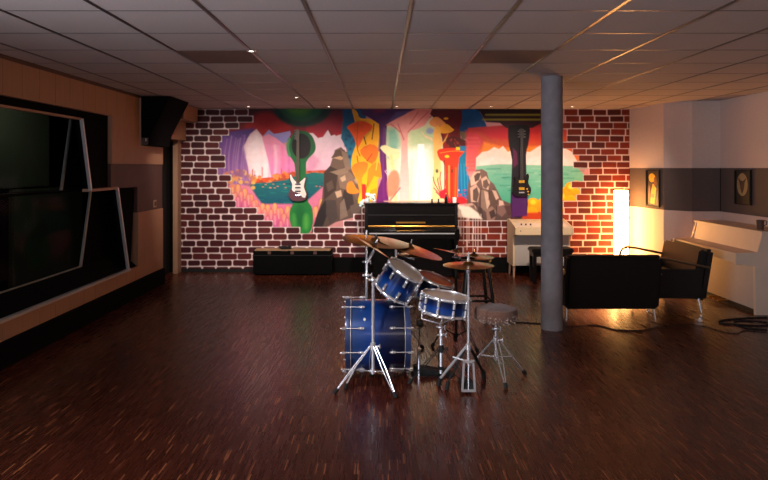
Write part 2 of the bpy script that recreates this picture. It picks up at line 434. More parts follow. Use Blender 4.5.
    for p, c in (([(324,172),(330,166),(338,170),(336,190),(324,200)], (84,66,58)), ([(331,158),(337,150),(345,150),(343,158)], (110,88,74)),
                 ([(333,158),(340,156),(345,158),(341,160)], (206,170,136)), ([(330,172),(345,168),(349,172),(340,176)], (160,136,116)),
                 ([(341,150),(348,154),(352,168),(346,172)], (150,128,110)), ([(318,212),(325,200),(330,208),(322,228),(312,232)], (58,50,50)),
                 ([(326,200),(336,200),(338,218),(330,224),(326,214)], (92,80,76)), ([(338,176),(350,172),(358,182),(348,190),(340,188)], (148,124,106)),
                 ([(340,178),(345,175),(346,180),(342,182)], (204,176,150)), ([(335,192),(341,190),(342,196),(337,198)], (206,178,152)),
                 ([(344,190),(352,192),(354,204),(346,212),(342,200)], (74,62,58)), ([(352,184),(362,182),(365,196),(356,200)], (126,104,92)),
                 ([(340,204),(344,198),(348,216),(340,220)], (140,122,110)), ([(350,206),(364,200),(365,212),(352,217)], (112,96,88)),
                 ([(354,180),(358,176),(362,182),(357,184)], (190,160,130)), ([(326,184),(332,180),(334,188),(328,192)], (110,92,82))):
        poly(p, c, f=0.8)
    # blue curtain
    poly([(342,105),(366,105),(366,140),(362,150),(358,166),(351,168),(347,150),(341,138),(343,120)], (6,66,104), (36,150,178), f=1)
    for i in range(18): ell(345+rnd.random()*16, 130+rnd.random()*32, 1.6, 1.6, rnd.choice([(10,90,130),(40,160,190),(30,60,110)]), a=0.6, f=1.5)
    # yellow and orange plant
    poly([(352,109),(357,112),(360,118),(370,119),(379,124),(379,140),(378,152),(382,172),(378,180),(376,196),(368,203),(358,203),(360,188),(352,170),(352,156),(357,140),(355,122)], (250,176,24), (252,202,20), f=0.8, sm=3)
    poly([(352,110),(355,109),(360,120),(366,121),(372,130),(364,140),(358,130)], (196,140,36), f=1.5, a=0.6)
    poly([(347,127),(353,123),(362,121),(372,125),(371,130),(364,136),(358,148),(354,138),(349,130)], (238,92,30), (242,116,30), f=0.7, sm=2)
    poly([(360,150),(370,144),(378,148),(378,156),(372,164),(364,158)], (244,134,24), f=0.8, sm=2)
    poly([(351,168),(359,162),(368,163),(366,172),(362,178),(361,196),(357,180)], (244,140,34), (250,176,40), f=0.8, sm=2)
    poly([(368,170),(376,162),(381,166),(382,178),(374,176),(368,188)], (244,156,30), f=0.8, sm=2)
    poly([(347,184),(352,181),(356,188),(360,192),(353,194),(347,192)], (240,152,50), f=0.8, sm=2)
    poly([(371,190),(377,188),(380,184),(380,196),(374,200),(370,196)], (248,168,28), f=0.8, sm=2)
    for l, c in (([(358,122),(357,146),(360,156)], (190,110,30)), ([(374,124),(373,132),(372,139)], (122,46,20)), ([(364,137),(366,144)], (90,40,30)),
                 ([(357,156),(358,162)], (200,70,20)), ([(372,154),(367,161)], (220,60,10)), ([(362,184),(363,203)], (226,80,40)), ([(368,182),(364,198)], (232,120,30)), ([(379,152),(376,170)], (250,210,80))):
        line(l, 1.1, c, a=0.9)
    line([(364,186),(364,203)], 4, (226,56,44)); 
    # purple tree
    poly([(360,105),(418,105),(414,112),(404,116),(394,121),(387,126),(386,150),(387,172),(388,188),(391,203),(376,203),(378,188),(382,178),(380,160),(379,124),(370,118),(362,114)], (78,36,88), (132,34,128), f=0.8)
    poly([(372,106),(392,106),(384,112),(374,114)], (130,34,84), f=3, a=0.8); poly([(388,122),(396,112),(412,110),(404,116)], (96,84,130), f=1.5, a=0.8)
    line([(384,128),(383,160),(384,198)], 2, (150,56,150), f=2, a=0.5); line([(381,140),(380,150)], 3, (70,30,90), f=2, a=0.6)
    # glowing centre
    poly([(387,126),(394,121),(404,116),(414,111),(420,109),(452,109),(456,130),(452,150),(444,160),(446,180),(446,204),(389,204),(388,188),(387,172),(386,150)], (214,208,176), (255,240,196), f=0.9)
    poly([(387,130),(396,126),(400,140),(398,156),(388,158)], (136,190,168), f=6, a=0.9); poly([(410,128),(430,126),(440,140),(436,158),(410,158)], (196,214,168), f=6, a=0.9)
    poly([(399,150),(430,146),(434,203),(396,203)], (255,250,236), f=8, a=0.9)
    poly([(386,125),(394,120),(404,115),(416,109),(440,107),(436,114),(430,118),(424,126),(414,130),(408,134),(408,160),(410,203),(399,203),(401,160),(401,140),(398,130),(390,126)], (226,138,126), (255,232,222), f=1.2, sm=2)
    for l in ([(398,124),(404,140)], [(418,112),(410,124)], [(428,112),(416,124),(408,132)], [(391,124),(400,132)], [(436,110),(430,118)]):
        line(l, 1.0, (190,84,88), f=1, a=0.7)
    poly([(418,144),(424,144),(425,164),(426,203),(414,203),(417,170)], (255,255,250), f=1.2)
    line([(420,170),(418,200)], 1.6, (206,232,200), f=1.5, a=0.6); line([(412,160),(410,200)], 2, (226,236,190), f=2, a=0.6)
    poly([(380,148),(385,145),(392,148),(399,150),(400,156),(394,160),(388,156)], (244,236,184), f=1, sm=2); line([(391,156),(394,180),(396,203)], 3, (248,226,150), f=2, a=0.7)
    poly([(388,176),(394,170),(399,174),(399,188),(390,198),(387,190)], (240,150,120), f=2, sm=2, a=0.9)
    line([(400,188),(392,198),(388,203)], 1.6, (236,96,110), f=1, a=0.8)
    for l in ([(385,171),(388,176)], [(388,169),(389,175)], [(392,169),(389,173),(386,170)]): line(l, 0.6, (246,206,220))
    ell(430,131,4,3,(150,160,200), f=2, a=0.8)
    # maroon ground on the right of the centre
    poly([(434,105),(476,105),(470,112),(460,132),(462,148),(456,152),(444,158),(442,138),(436,120),(430,114)], (92,30,34), (150,30,16), f=0.9)
    poly([(443,125),(448,126),(452,150),(444,160)], (176,34,10), f=2, a=0.7)
    poly([(429,123),(433,118),(438,117),(443,121),(446,124),(442,126),(434,127)], (238,164,100), f=0.7, sm=2)
    poly([(437,129),(441,126),(447,124),(452,128),(454,130),(449,133),(440,133)], (248,178,60), f=0.7, sm=2)
    poly([(435,127),(440,127),(441,138),(443,142),(448,133),(446,140),(441,148),(441,172),(442,203),(432,203),(434,160),(433,140)], (244,186,90), (255,226,170), f=1, sm=2)
    poly([(421,131),(426,136),(432,138),(433,141),(425,137)], (242,214,170), f=1); ell(446,118.5,2.4,1.2,(236,170,40))
    poly([(446,139),(452,136),(460,138),(468,142),(469,146),(455,148),(448,146)], (104,34,28), f=1, sm=2)
    for i in range(14): ell(447+rnd.random()*20, 139+rnd.random()*7, .7, .7, (186,70,40), a=0.8)
    # orange mushrooms
    poly([(437,152),(440,149),(448,148),(458,148),(467,151),(476,152),(472,157),(462,160),(458,166),(457,203),(446,203),(445,166),(440,160)], (226,66,14), (238,84,16), f=0.8, sm=2)
    line([(449,166),(449,203)], 1.5, (252,170,90), f=0.8); line([(452,166),(452,203)], 1.3, (180,40,20), f=0.8); line([(456,168),(455,203)], 1.6, (246,120,50), f=1)
    line([(444.5,160),(444.5,200)], 0.8, (130,40,20)); ell(447,156.5,2.4,1.4,(255,206,40)); ell(452,171,0.9,2,(110,60,30)); line([(440,153),(455,151),(470,153)], 0.8, (252,160,60), a=0.8)
    poly([(456,147),(460,147),(460,150),(456,150)], (246,214,60)); poly([(460,146),(467,146),(467,151),(460,151)], (40,140,180))
    # blue cap and trunk
    poly([(462,110),(478,109),(483,117),(489,132),(470,133),(459,131),(462,120)], (10,92,140), (6,78,128), f=0.8)
    poly([(459,131),(478,133),(470,138),(462,140)], (90,90,50), f=1.5, a=0.8)
    poly([(459,158),(466,150),(468,156),(468,172),(472,194),(468,199),(458,198),(458,176)], (16,140,168), (12,120,172), f=0.8)
    for x in (461,464,467): line([(x,164),(x+1,196)], 0.9, (60,180,200), f=1, a=0.6)
    for i in range(22): ell(458+rnd.random()*14, 190+rnd.random()*12, .9, .9, rnd.choice([(226,70,60),(240,210,220),(60,90,160),(200,60,120)]), a=0.8)
    # red branches
    for l in ([(442,196),(435,184),(433,177)], [(442,197),(434,188)], [(443,196),(440,180),(441,172)], [(442,198),(436,192)], [(444,196),(445,182),(448,172)], [(442,197),(438,182),(438,178)]):
        line(l, 1.0, (222,66,92), a=0.9)
    poly([(439,192),(446,188),(450,200),(440,198)], (222,40,62), f=1); ell(437,171,1.5,2,(120,120,80))
    poly([(444,200),(462,196),(472,203),(444,206)], (206,44,56), f=1.5)
    poly([(384,201),(445,200),(446,216),(384,216)], (244,210,176), f=1.5)
    # white dotted blossoms
    for i in range(26): ell(366+rnd.random()*9, 194+rnd.random()*10, 1.3, 1.3, (226,240,240), a=0.9)
    for i in range(10): ell(360+rnd.random()*6, 200+rnd.random()*8, 1.2, 1.2, (200,232,236), a=0.9)
    for i in range(12): ell(366+rnd.random()*9, 195+rnd.random()*8, 0.6, 0.6, (30,60,60))
    # right sky and sea
    poly([(468,128),(545,122),(566,130),(600,140),(600,160),(466,166)], (176,28,60), (252,140,60), f=1.5)
    poly([(466,131),(478,133),(484,142),(478,150),(478,168),(468,174)], (222,70,84), (244,128,120), f=4)
    poly([(478,130),(508,128),(508,140),(490,138)], (196,26,66), (214,40,60), f=5, a=0.8)
    for i in range(9): line([(467,138+i*4),(474+rnd.random()*8,138+i*4)], 1.8, (236,104,106), f=1.5, a=0.8)
    poly([(484,142),(506,148),(540,146),(545,152),(500,156),(482,152)], (252,150,50), f=3)
    poly([(476,158),(482,152),(488,151),(494,147),(499,149),(503,146),(508,152),(512,150),(530,152),(536,148),(541,145),(548,150),(563,147),(572,152),(580,166),(476,168)], (255,232,214), (246,214,200), f=0.9)
    poly([(528,130),(562,130),(562,142),(528,144)], (200,30,60), (240,90,50), f=4, a=0.8)
    poly([(480,161),(492,156),(508,160),(530,158),(545,154),(575,160),(575,168),(480,169)], (246,232,220), f=3, a=0.8)
    poly([(476,166),(500,164),(575,166),(590,180),(585,210),(476,210)], (150,200,170), (66,168,140), f=1.5)
    for i in range(46):
        x = 480+rnd.random()*100; y = 167+rnd.random()*24; line([(x,y),(x+6+rnd.random()*12,y+rnd.random()*1.4-.7)], 1.2, rnd.choice([(90,180,150),(50,150,130),(170,210,180),(120,196,164)]), f=1.2, a=0.5)
    # right rocks
    poly([(468,184),(471,176),(476,170),(482,169),(487,172),(489,180),(494,184),(498,192),(502,200),(512,204),(524,206),(540,210),(540,222),(466,222),(467,198)], (140,112,100), (100,78,74), f=0.9)
    for pts, c in (([(470,178),(474,172),(480,171),(481,178),(476,184),(471,186)], (222,184,164)), ([(474,176),(477,173),(481,173),(479,180),(475,182)], (104,84,76)), ([(481,179),(486,176),(490,182),(489,190),(483,188)], (216,182,160)), ([(483,181),(487,179),(489,185),(486,189),(483,187)], (126,102,90)),
        ([(470,188),(476,184),(480,190),(478,202),(471,202)], (206,170,152)), ([(473,190),(477,187),(479,194),(477,202),(473,200)], (112,92,82)), ([(481,190),(486,190),(488,200),(486,212),(481,208)], (150,124,110)), ([(484,191),(488,192),(490,204),(487,210)], (206,176,156)),
        ([(489,192),(494,188),(498,196),(497,206),(491,208)], (110,88,78)), ([(492,190),(496,191),(499,198),(496,200)], (212,180,160)), ([(466,204),(472,203),(478,208),(476,218),(467,218)], (198,162,146)), ([(469,206),(474,205),(477,212),(472,217)], (128,102,92)),
        ([(477,206),(482,208),(484,218),(478,220)], (92,74,70)), ([(486,210),(492,206),(497,212),(494,221),(487,220)], (156,126,112)), ([(489,212),(494,209),(496,216),(491,219)], (84,66,64)), ([(497,205),(504,203),(508,210),(502,217),(497,213)], (140,110,102)),
        ([(504,206),(514,205),(518,212),(508,216)], (98,70,70)), ([(512,207),(528,207),(540,212),(540,222),(510,222)], (92,58,60)), ([(499,200),(503,201),(504,205),(499,206)], (214,182,164))):
        poly(pts, c, f=0.9)
    for l in ([(481,188),(480,206),(482,216)], [(489,184),(489,200)], [(497,206),(496,216)], [(476,203),(477,214)]): line(l, 0.9, (70,54,52), a=0.7)
    # yellow flowers on the right
    for x, y, r in ((527,207,6),(533,203,6),(538,206,7),(545,204,8),(552,203,8),(561,198,7),(566,192,6),(571,187,6),(575,192,5),(570,200,6),(560,208,7),(532,212,6),(576,184,4)):
        ell(x, y, r, r*0.85, (248,182,20), f=1, col2=(244,150,30))
    for x, y, r in ((533,202,3),(561,196,4),(571,187,3)): ell(x, y, r, r*0.8, (255,214,60), f=2)
    poly([(522,213),(552,212),(552,222),(522,222)], (200,80,30), f=2)
    # dark hanger shape right and beams
    poly([(470,105),(562,105),(562,122),(540,124),(532,128),(506,128),(500,123),(486,122),(480,112)], (40,24,30), (70,26,38), f=1)
    for y in (114.8, 119.6): line([(486-(y > 117)*3,y),(540,y)], 1.8, (142,134,48), f=1.2)
    poly([(508,128),(513,125),(526,125),(530,130),(528,146),(526,156),(527,190),(527,214),(512,216),(511,190),(512,160),(509,146)], (24,20,22), (48,26,50), f=0.8, sm=2)
    poly([(511,192),(527,190),(527,216),(512,217)], (86,40,104), (96,40,110), f=1.5)
    poly([(513,148),(517,152),(518,164),(513,168)], (120,40,90), f=1.5, a=0.8)
    img[:] = np.clip(img, 0, 1)**1.22
    # --- outline of the painted hole in the bricks
    hole = [(256,100),(256,112),(252,119),(245,125),(236,131),(224,138),(219,143),(224,150),(227,158),(220,164),(225,172),(226,182),(229,190),(229,197),(239,199),(240,205),(254,206),(257,212),(262,213),(264,219),(269,220),(272,225.5),
            (297,225.5),(298,233),(312,233),(320,228),(336,226),(346,221),(356,220),(361,214),(364,210),(458,206),(470,214),(481,221),(500,221),(512,220),(520,222),(556,222),(562,212),(567,201),(577,197),(574,189),(581,180),(585,173),(579,168),(572,166),(574,159),(567,149),(560,139),(560,100)]
    # --- bricks
    pitch = 6.55; row = 0; y = 109.2; MORT = (214,188,182)
    while y < 272:
        x = 180.0-rnd.random()*12+(0 if row % 2 else -6)
        right = False
        while x < 630:
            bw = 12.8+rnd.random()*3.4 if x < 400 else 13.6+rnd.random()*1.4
            cx_, cy_ = x+bw/2, y+pitch/2
            q = [(cx_+0*bw, cy_)]
            inside = sd(np.array([[cx_]]), np.array([[cy_]]), hole)[0, 0] < 0
            if not inside:
                rr = 1.9 if x < 400 else 0.9
                jit = [(rnd.random()-.5)*0.7 for _ in range(8)]
                X0, X1, Y0, Y1 = x+0.4+jit[0], x+bw-0.4+jit[1], y+0.4+jit[2]*.7, y+pitch-0.4+jit[3]*.6
                w = win([(x-1, y-1), (x+bw+1, y+pitch+1)], 0.5)
                if w:
                    X, Y = gx[w], gy[w]
                    m_ = np.maximum(np.abs(X-cx_)-bw/2-0.1, np.abs(Y-cy_)-pitch/2-0.1)
                    a_ = np.clip(0.5-m_/0.5, 0, 1)
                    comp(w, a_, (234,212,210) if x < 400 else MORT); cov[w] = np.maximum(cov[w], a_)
                    hx, hy = (X1-X0)/2-rr, (Y1-Y0)/2-rr
                    dx = np.abs(X-(X0+X1)/2)-hx; dy = np.abs(Y-(Y0+Y1)/2-(X-cx_)*jit[4]*0.05)-hy
                    d = np.hypot(np.maximum(dx, 0), np.maximum(dy, 0))+np.minimum(np.maximum(dx, dy), 0)-rr
                    base = rnd.choice([(78,25,29),(70,22,26),(86,30,31),(62,19,24)]) if x < 400 else rnd.choice([(112,34,14),(94,27,13),(120,38,16),(80,23,13)])  # right-hand bricks have the lamp's orange glow put into their colour
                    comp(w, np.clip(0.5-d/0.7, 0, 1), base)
            x += bw
        y += pitch; row += 1
    # white paint drips right of the piano
    before = img.copy()
    for x, t, e in ((461,205,236),(463.5,205,244),(467,208,250),(469,210,243),(473,212,251),(475.5,212,246),(478,214,250),(481,214,240),(365,205,236),(362,212,246)):
        line([(x,t),(x,e)], 0.7, (220,192,178), a=0.65, sm=0)
    poly([(458,205),(470,207),(478,213),(482,219),(458,217)], (232,208,190), f=2)
    cov = np.where(np.abs(img-before).sum(-1) > 0.02, np.where(gy < 217, cov, 1.0), cov)
    # little figures left of the piano
    return gx, gy, img, cov
gx, gy, img, cov = wall_paint()
H_, W_ = gx.shape
def grid_mesh(name, keep, yoff, material):
    idx = np.full(H_*W_, -1)
    a = (np.arange(H_-1)[:, None]*W_+np.arange(W_-1)[None, :])[keep]
    quads = np.stack([a, a+W_, a+W_+1, a+1], 1)
    used = np.unique(quads); idx[used] = np.arange(len(used))
    X = (gx.ravel()[used]-CX)/F*YB; Z = EYE-(gy.ravel()[used]-CY)/F*YB
    Z = np.where(gy.ravel()[used] < 109.4, 2.575, np.where(gy.ravel()[used] > 271.6, 0.0, Z))
    co = np.stack([X, np.full(len(used), 0.0), Z], 1).astype(np.float32)
    me = bpy.data.meshes.new(name)
    me.vertices.add(len(used)); me.vertices.foreach_set('co', co.ravel())
    n = len(quads); me.loops.add(n*4); me.loops.foreach_set('vertex_index', idx[quads].astype(np.int32).ravel())
    me.polygons.add(n); me.polygons.foreach_set('loop_start', np.arange(0, n*4, 4, dtype=np.int32))
    me.update(calc_edges=True)
    at = me.color_attributes.new('paint', 'FLOAT_COLOR', 'POINT')
    c = np.ones((len(used), 4), np.float32); c[:, :3] = img.reshape(-1, 3)[used]
    at.data.foreach_set('color', c.ravel())
    me.materials.append(material)
    o = bpy.data.objects.new(name, me); COL.objects.link(o); o.location = (0, YB+yoff, 0)
    return o
cf = (cov[:-1, :-1]+cov[1:, 1:]+cov[1:, :-1]+cov[:-1, 1:])/4
is_mural = cf < 0.5
# the brick wall carries the bricks; it stays whole behind the mural as a plain slab
mural = grid_mesh('mural', is_mural, 0.0, M_mural)
tag(mural, 'colourful fantasy landscape mural with trees, rocks and sea painted across the brick wall', 'mural')
bricks = grid_mesh('wall_back', ~is_mural, 0.0, M_brickpaint); struct(bricks)
# ------------------------------------------------------------------ room shell
ZC = 2.57; XL = -3.1; YF = -1.6
struct(obj('floor', MB().bb(-3.4, 5.0, YF-0.1, 9.75, -0.12, 0), M_floor, smooth=0))
# slab behind the painted bricks
struct(obj('wall_back_core', MB().bb(-3.6, 5.0, YB+0.004, YB+0.15, 0, ZC+0.2), M_blackfelt, smooth=0)).name = 'wall_back.001'
# ceiling with a suspended grid
ceil = struct(obj('ceiling', MB().bb(-3.6, 5.0, YF-0.1, 9.75, ZC, ZC+0.15), M_ceil, smooth=0))
GX = [0.168+0.601*k for k in range(-6, 9)]
GY = [3.6+0.6*k for k in range(-9, 11)]
g = MB()
for x in GX:
    if XL < x < 4.66: g.bb(x-0.012, x+0.012, YF, 9.598, ZC-0.003, ZC+0.01)
obj('grid_bar', g, M_bar, ceil, smooth=0, label='long dark metal ceiling grid bars')
g = MB()
for y in GY:
    if y < 9.59: g.bb(XL, 4.66 if y < 8.4 else 3.95, y-0.006, y+0.006, ZC-0.0015, ZC+0.01)
obj('grid_bar', g, M_bar, ceil, smooth=0, label='thin cross bars of the ceiling grid')
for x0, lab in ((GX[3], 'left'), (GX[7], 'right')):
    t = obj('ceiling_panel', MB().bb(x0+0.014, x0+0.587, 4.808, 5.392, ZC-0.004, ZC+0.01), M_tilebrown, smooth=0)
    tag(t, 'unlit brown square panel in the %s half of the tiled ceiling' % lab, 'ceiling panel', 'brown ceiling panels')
# recessed spots
LAB = ['ceiling spotlight above the brick wall, leftmost by the wall', 'ceiling spotlight above the red and green part of the mural', 'ceiling spotlight above the glowing middle of the mural',
       'ceiling spotlight by the back wall between piano and column', 'ceiling spotlight by the back wall right of the column', 'small ceiling spotlight set back from the wall above the left guitar side', 'small ceiling spotlight at the corner of the left brown panel']
M_spotglow = emis('spot_lens_glow', (1.0, 0.8, 0.6), 9)
for (x, y), l in zip(SPOTS, LAB):
    t = thing('recessed_spotlight', 'small round recessed '+l, 'ceiling light', (x, y, ZC), 'recessed ceiling spotlights')
    obj('trim_ring', MB().lathe([(0.020, 0.0), (0.022, -0.006), (0.036, -0.006), (0.040, 0.0)], (x, y, ZC), (0, 0, 1), 20), M_alu, t)
    obj('lens', MB().lathe([(0.0001, -0.0025), (0.014, -0.0045), (0.021, -0.002)], (x, y, ZC), (0, 0, 1), 16), M_spotglow, t)

# front wall behind the camera
f = MB().bb(-3.2, 4.8, YF-0.1, YF, 0, ZC)
struct(obj('wall_front', f, M_whitewall, smooth=0))

# ---- left wall
DY0, DY1 = 8.66, 9.5
def wall_rects(name, rects, m, x0=XL-0.14, x1=XL):
    q = MB()
    for y0, y1, z0, z1 in rects: q.bb(x0, x1, y0, y1, z0, z1)
    return q
UP = (7.02, 1.42)      # recess right edge above, its lower end
struct(obj('wall_left', wall_rects('w', [(YF-0.1, -0.95, 0.22, ZC), (2.15, 3.0, 0.22, ZC), (-0.95, 2.15, 0.22, 1.0), (-0.95, 2.15, 2.32, ZC), (3.0, DY0, 2.24, ZC), (UP[0], DY0, 1.69, 2.24), (3.0, 7.78, 0.22, 0.385), (7.78, DY0, 0.22, 1.07)], 0), M_woodpanel, smooth=0))
struct(obj('wall_left_band', wall_rects('w', [(UP[0], DY0, 1.40, 1.69), (7.78, DY0, 1.07, 1.40)], 0, XL-0.14, XL-0.012), M_brownband, smooth=0)).name = 'wall_left.001'
q = MB()
for k in range(60):
    y = 3.1+0.27*k
    if y < 8.6:
        q.bb(XL, XL+0.0008, y-0.001, y+0.001, 2.25, ZC-0.03)
        if y < 7.7: q.bb(XL, XL+0.0008, y-0.001, y+0.001, 0.23, 0.34)
struct(obj('trim_1', q, M_brownband, smooth=0))
struct(obj('trim_2', MB().bb(XL, XL+0.012, YF, 7.84, ZC-0.035, ZC), M_brownband, smooth=0))
struct(obj('baseboard_left', MB().bb(XL-0.14, XL+0.03, YF, DY0, 0, 0.215), M_blackfelt, smooth=0, bevel=0.004))
w2 = thing('window_2', 'wide daylight window in the near end of the left wall', 'window', (XL, 0.6, 1.0)); w2['kind'] = 'structure'
q = MB(); q.bb(XL-0.14, XL-0.06, -0.95, 2.15, 1.0, 1.05); q.bb(XL-0.14, XL-0.06, -0.95, 2.15, 2.27, 2.32)
for y in (-0.95, 0.575, 2.10): q.bb(XL-0.14, XL-0.06, y, y+0.05, 1.05, 2.27)
obj('window_frame', q, M_trimwood, w2, smooth=0)
# recess lining (black felt), the frames and the two glass panes of the control room window
wn = thing('window_1', 'stepped control room window with dark tilted glass and silver edge strips in left wall', 'window', (XL-0.14, 5.4, 0.385)); wn['kind'] = 'structure'
q = MB(); XR = XL-0.36
def quadX(m, x, pts, th=0.02):
    """outline in the (y, z) plane with thickness th towards -x"""
    return m.prism([(p[0], p[1]) for p in pts], th, Matrix(((0, 0, -1, x), (1, 0, 0, 0), (0, 1, 0, 0), (0, 0, 0, 1))))
# black surround panels between slanted frame and recess edge, set 6 cm back
A, B_, C_, D_ = (6.325, 2.15), (6.52, 1.40), (7.18, 1.405), (7.49, 0.40)
quadX(q, XL-0.05, [(A[0]+.01, 2.24), (7.02, 2.24), (7.02, 1.40), (B_[0]+.01, 1.40), A], 0.03)
quadX(q, XL-0.05, [(C_[0]+.01, 1.405), (7.78, 1.405), (7.66, 0.385), (D_[0], 0.385)], 0.03)
quadX(q, XL-0.05, [(3.0, 2.15), (A[0]+.01, 2.15), (A[0]+.01, 2.24), (3.0, 2.24)], 0.03)
q.bb(XR-0.02, XL-0.05, 3.0, 3.02, 0.385, 2.24)
obj('surround', q, M_blackfelt, wn, smooth=0)
q = MB()     # silver edge strips
def strip(m, a, b, x, w=0.035, t=0.03): 
    d = Vector((0, b[0]-a[0], b[1]-a[1])); n = d.normalized(); s = Vector((0, -n.z, n.y))*w/2
    a3 = Vector((x, a[0], a[1])); b3 = Vector((x, b[0], b[1])); o = Vector((-t, 0, 0))
    m.add([a3-s, a3+s, b3+s, b3-s, a3-s+o, a3+s+o, b3+s+o, b3-s+o], [(0,1,2,3),(7,6,5,4),(0,4,5,1),(1,5,6,2),(2,6,7,3),(3,7,4,0)])
strip(q, A, B_, XL+0.004, 0.026); strip(q, C_, D_, XL+0.004, 0.03)
obj('edge_strip', q, M_alu, wn, smooth=0, label='bright silver slanted edge strips')
q = MB(); strip(q, B_, C_, XL+0.002, 0.03, 0.10); strip(q, (3.0, 2.15), A, XL-0.01, 0.022, 0.05)
obj('rail', q, M_trimwood, wn, smooth=0, label='brown wooden rails of the frame')
obj('window_sill', MB().bb(XL-0.03, XL+0.02, 3.0, 7.51, 0.375, 0.402), M_alu, wn, bevel=0.004)
obj('apron', MB().prism([(XL-0.03, 0.385), (XL-0.03, 0.395), (XL-0.20, 0.55), (XL-0.23, 0.55), (XL-0.23, 0.385)], 4.9, Matrix(((1, 0, 0, 0), (0, 0, 1, 3.0), (0, 1, 0, 0), (0, 0, 0, 1)))), M_blackfelt, wn, smooth=0)
q = MB(); strip(q, (6.50, 2.16), (6.30, 1.40), XL-0.20, 0.03, 0.02); strip(q, (6.94, 1.38), (6.71, 0.55), XL-0.20, 0.03, 0.02); strip(q, (3.0, 0.555), (6.72, 0.555), XL-0.20, 0.012, 0.02)

obj('inner_strip', q, mat('dull_steel', (150, 154, 152), 0.45, metal=0.6, noise=0.05), wn, smooth=0, label='dim grey inner glazing strips')
def tilt_pane(p):
    z0 = min(q_[1] for q_ in p); f_ = [Vector((XL-0.225-(b-z0)*0.13, a, b)) for a, b in p]; k_ = [v-Vector((0.008, 0, 0)) for v in f_]
    return MB().add(f_+k_, [(0,1,2,3),(7,6,5,4),(0,4,5,1),(1,5,6,2),(2,6,7,3),(3,7,4,0)])
obj('glass_pane', tilt_pane([(3.0, 1.41), (6.43, 1.41), (6.63, 2.2), (3.0, 2.2)]), M_glass, wn, smooth=0)
obj('glass_pane', tilt_pane([(3.0, 0.55), (6.74, 0.55), (7.06, 1.39), (3.0, 1.39)]), M_glass, wn, smooth=0)
q = MB()
quadX(q, XL-0.212, [(6.31, 1.39), (7.16, 1.39), (7.16, 2.3), (6.53, 2.3)], 0.01); quadX(q, XL-0.212, [(6.72, 0.385), (7.9, 0.385), (7.9, 1.41), (6.95, 1.41)], 0.01); q.bb(XL-0.36, XL-0.19, 3.0, 7.1, 1.385, 1.41)
obj('reveal_board', q, M_blackfelt, wn, smooth=0)
# control room beyond the glass
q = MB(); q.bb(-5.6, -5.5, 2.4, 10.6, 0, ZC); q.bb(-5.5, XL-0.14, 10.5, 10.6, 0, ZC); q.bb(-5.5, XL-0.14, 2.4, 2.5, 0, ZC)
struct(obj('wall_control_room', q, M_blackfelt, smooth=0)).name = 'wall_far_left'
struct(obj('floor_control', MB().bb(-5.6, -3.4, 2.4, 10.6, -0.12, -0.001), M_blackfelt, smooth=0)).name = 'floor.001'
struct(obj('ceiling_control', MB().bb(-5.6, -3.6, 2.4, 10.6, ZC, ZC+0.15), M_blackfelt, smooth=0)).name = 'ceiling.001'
tag(obj('acoustic_panel', MB().bb(-4.44, -4.38, 6.1, 8.05, 1.40, 2.5), M_olive, bevel=0.01), 'dark olive panel behind the upper glass of the control room window', 'acoustic panel', 'olive panels in the control room')
tag(obj('acoustic_panel', MB().bb(-4.44, -4.38, 7.25, 8.95, 0.0, 1.38), M_olive, bevel=0.01), 'dark olive panel behind the lower glass of the control room window', 'acoustic panel', 'olive panels in the control room')
# light switch on the brown band
t = thing('light_switch', 'small dark light switch on the brown band of the left wall', 'switch', (XL-0.012, 8.36, 1.11))
obj('plate', MB().bb(XL-0.012, XL-0.002, 8.32, 8.42, 1.10, 1.20), M_trimwood, t, bevel=0.002)
obj('rocker', MB().bb(XL-0.004, XL+0.004, 8.34, 8.40, 1.12, 1.18), M_brownband, t, bevel=0.002)
# doorway at the far left and its trim
dr = thing('door_1', 'black door in the dark opening at the far end of left wall', 'door', (XL-0.2, 9.08, 0)); dr['kind'] = 'structure'
obj('door_leaf', MB().bb(XL-0.24, XL-0.2, DY0, DY1+0.02, 0.0, 2.07), M_black, dr, smooth=0)
obj('door_handle', MB().tube([(XL-0.2, 8.78, 1.02), (XL-0.15, 8.78, 1.02), (XL-0.15, 8.90, 1.02)], 0.009), M_alu, dr)
struct(obj('wall_left_lintel', MB().bb(XL-0.3, XL+0.03, DY0, 9.59, 2.07, ZC), M_woodpanel, smooth=0)).name = 'wall_left.002'
struct(obj('trim_3', MB().bb(XL+0.03, -2.885, 8.9, 9.585, 2.36, ZC), M_woodpanel, smooth=0))
struct(obj('trim_4', MB().bb(XL-0.12, XL-0.045, 9.42, 9.59, 0.0, 2.07), M_trimwood, smooth=0, bevel=0.004))
# ---- right wall: a folded line of panels with a grey band
R = [(3.915, 9.62), (4.045, 8.72), (4.30, 8.42), (4.68, 8.40), (4.68, YF-0.1)]
def fold(z0, z1, inset=0.0):
    q = MB()
    for (a, b) in zip(R[:-1], R[1:]):
        d = Vector((b[0]-a[0], b[1]-a[1], 0)).normalized(); n = Vector((-d.y, d.x, 0))
        if n.x < 0 and n.y > 0 or n.x < -0.5: n = -n
        if n.y < 0 and abs(n.y) > 0.5: n = -n
        a3 = Vector((a[0], a[1], z0))+n*inset; b3 = Vector((b[0], b[1], z0))+n*inset
        h = Vector((0, 0, z1-z0)); t = n*0.1
        q.add([a3, b3, b3+h, a3+h, a3+t, b3+t, b3+t+h, a3+t+h], [(0,1,2,3),(7,6,5,4),(0,4,5,1),(1,5,6,2),(2,6,7,3),(3,7,4,0)])
    return q
struct(obj('wall_right', fold(1.64, ZC), M_whitewall, smooth=0))
struct(obj('wall_right_band', fold(1.04, 1.64, 0.006), M_greyband, smooth=0)).name = 'wall_right.001'
struct(obj('wall_right_low', fold(0.0, 1.04), M_whitewall, smooth=0)).name = 'wall_right.002'
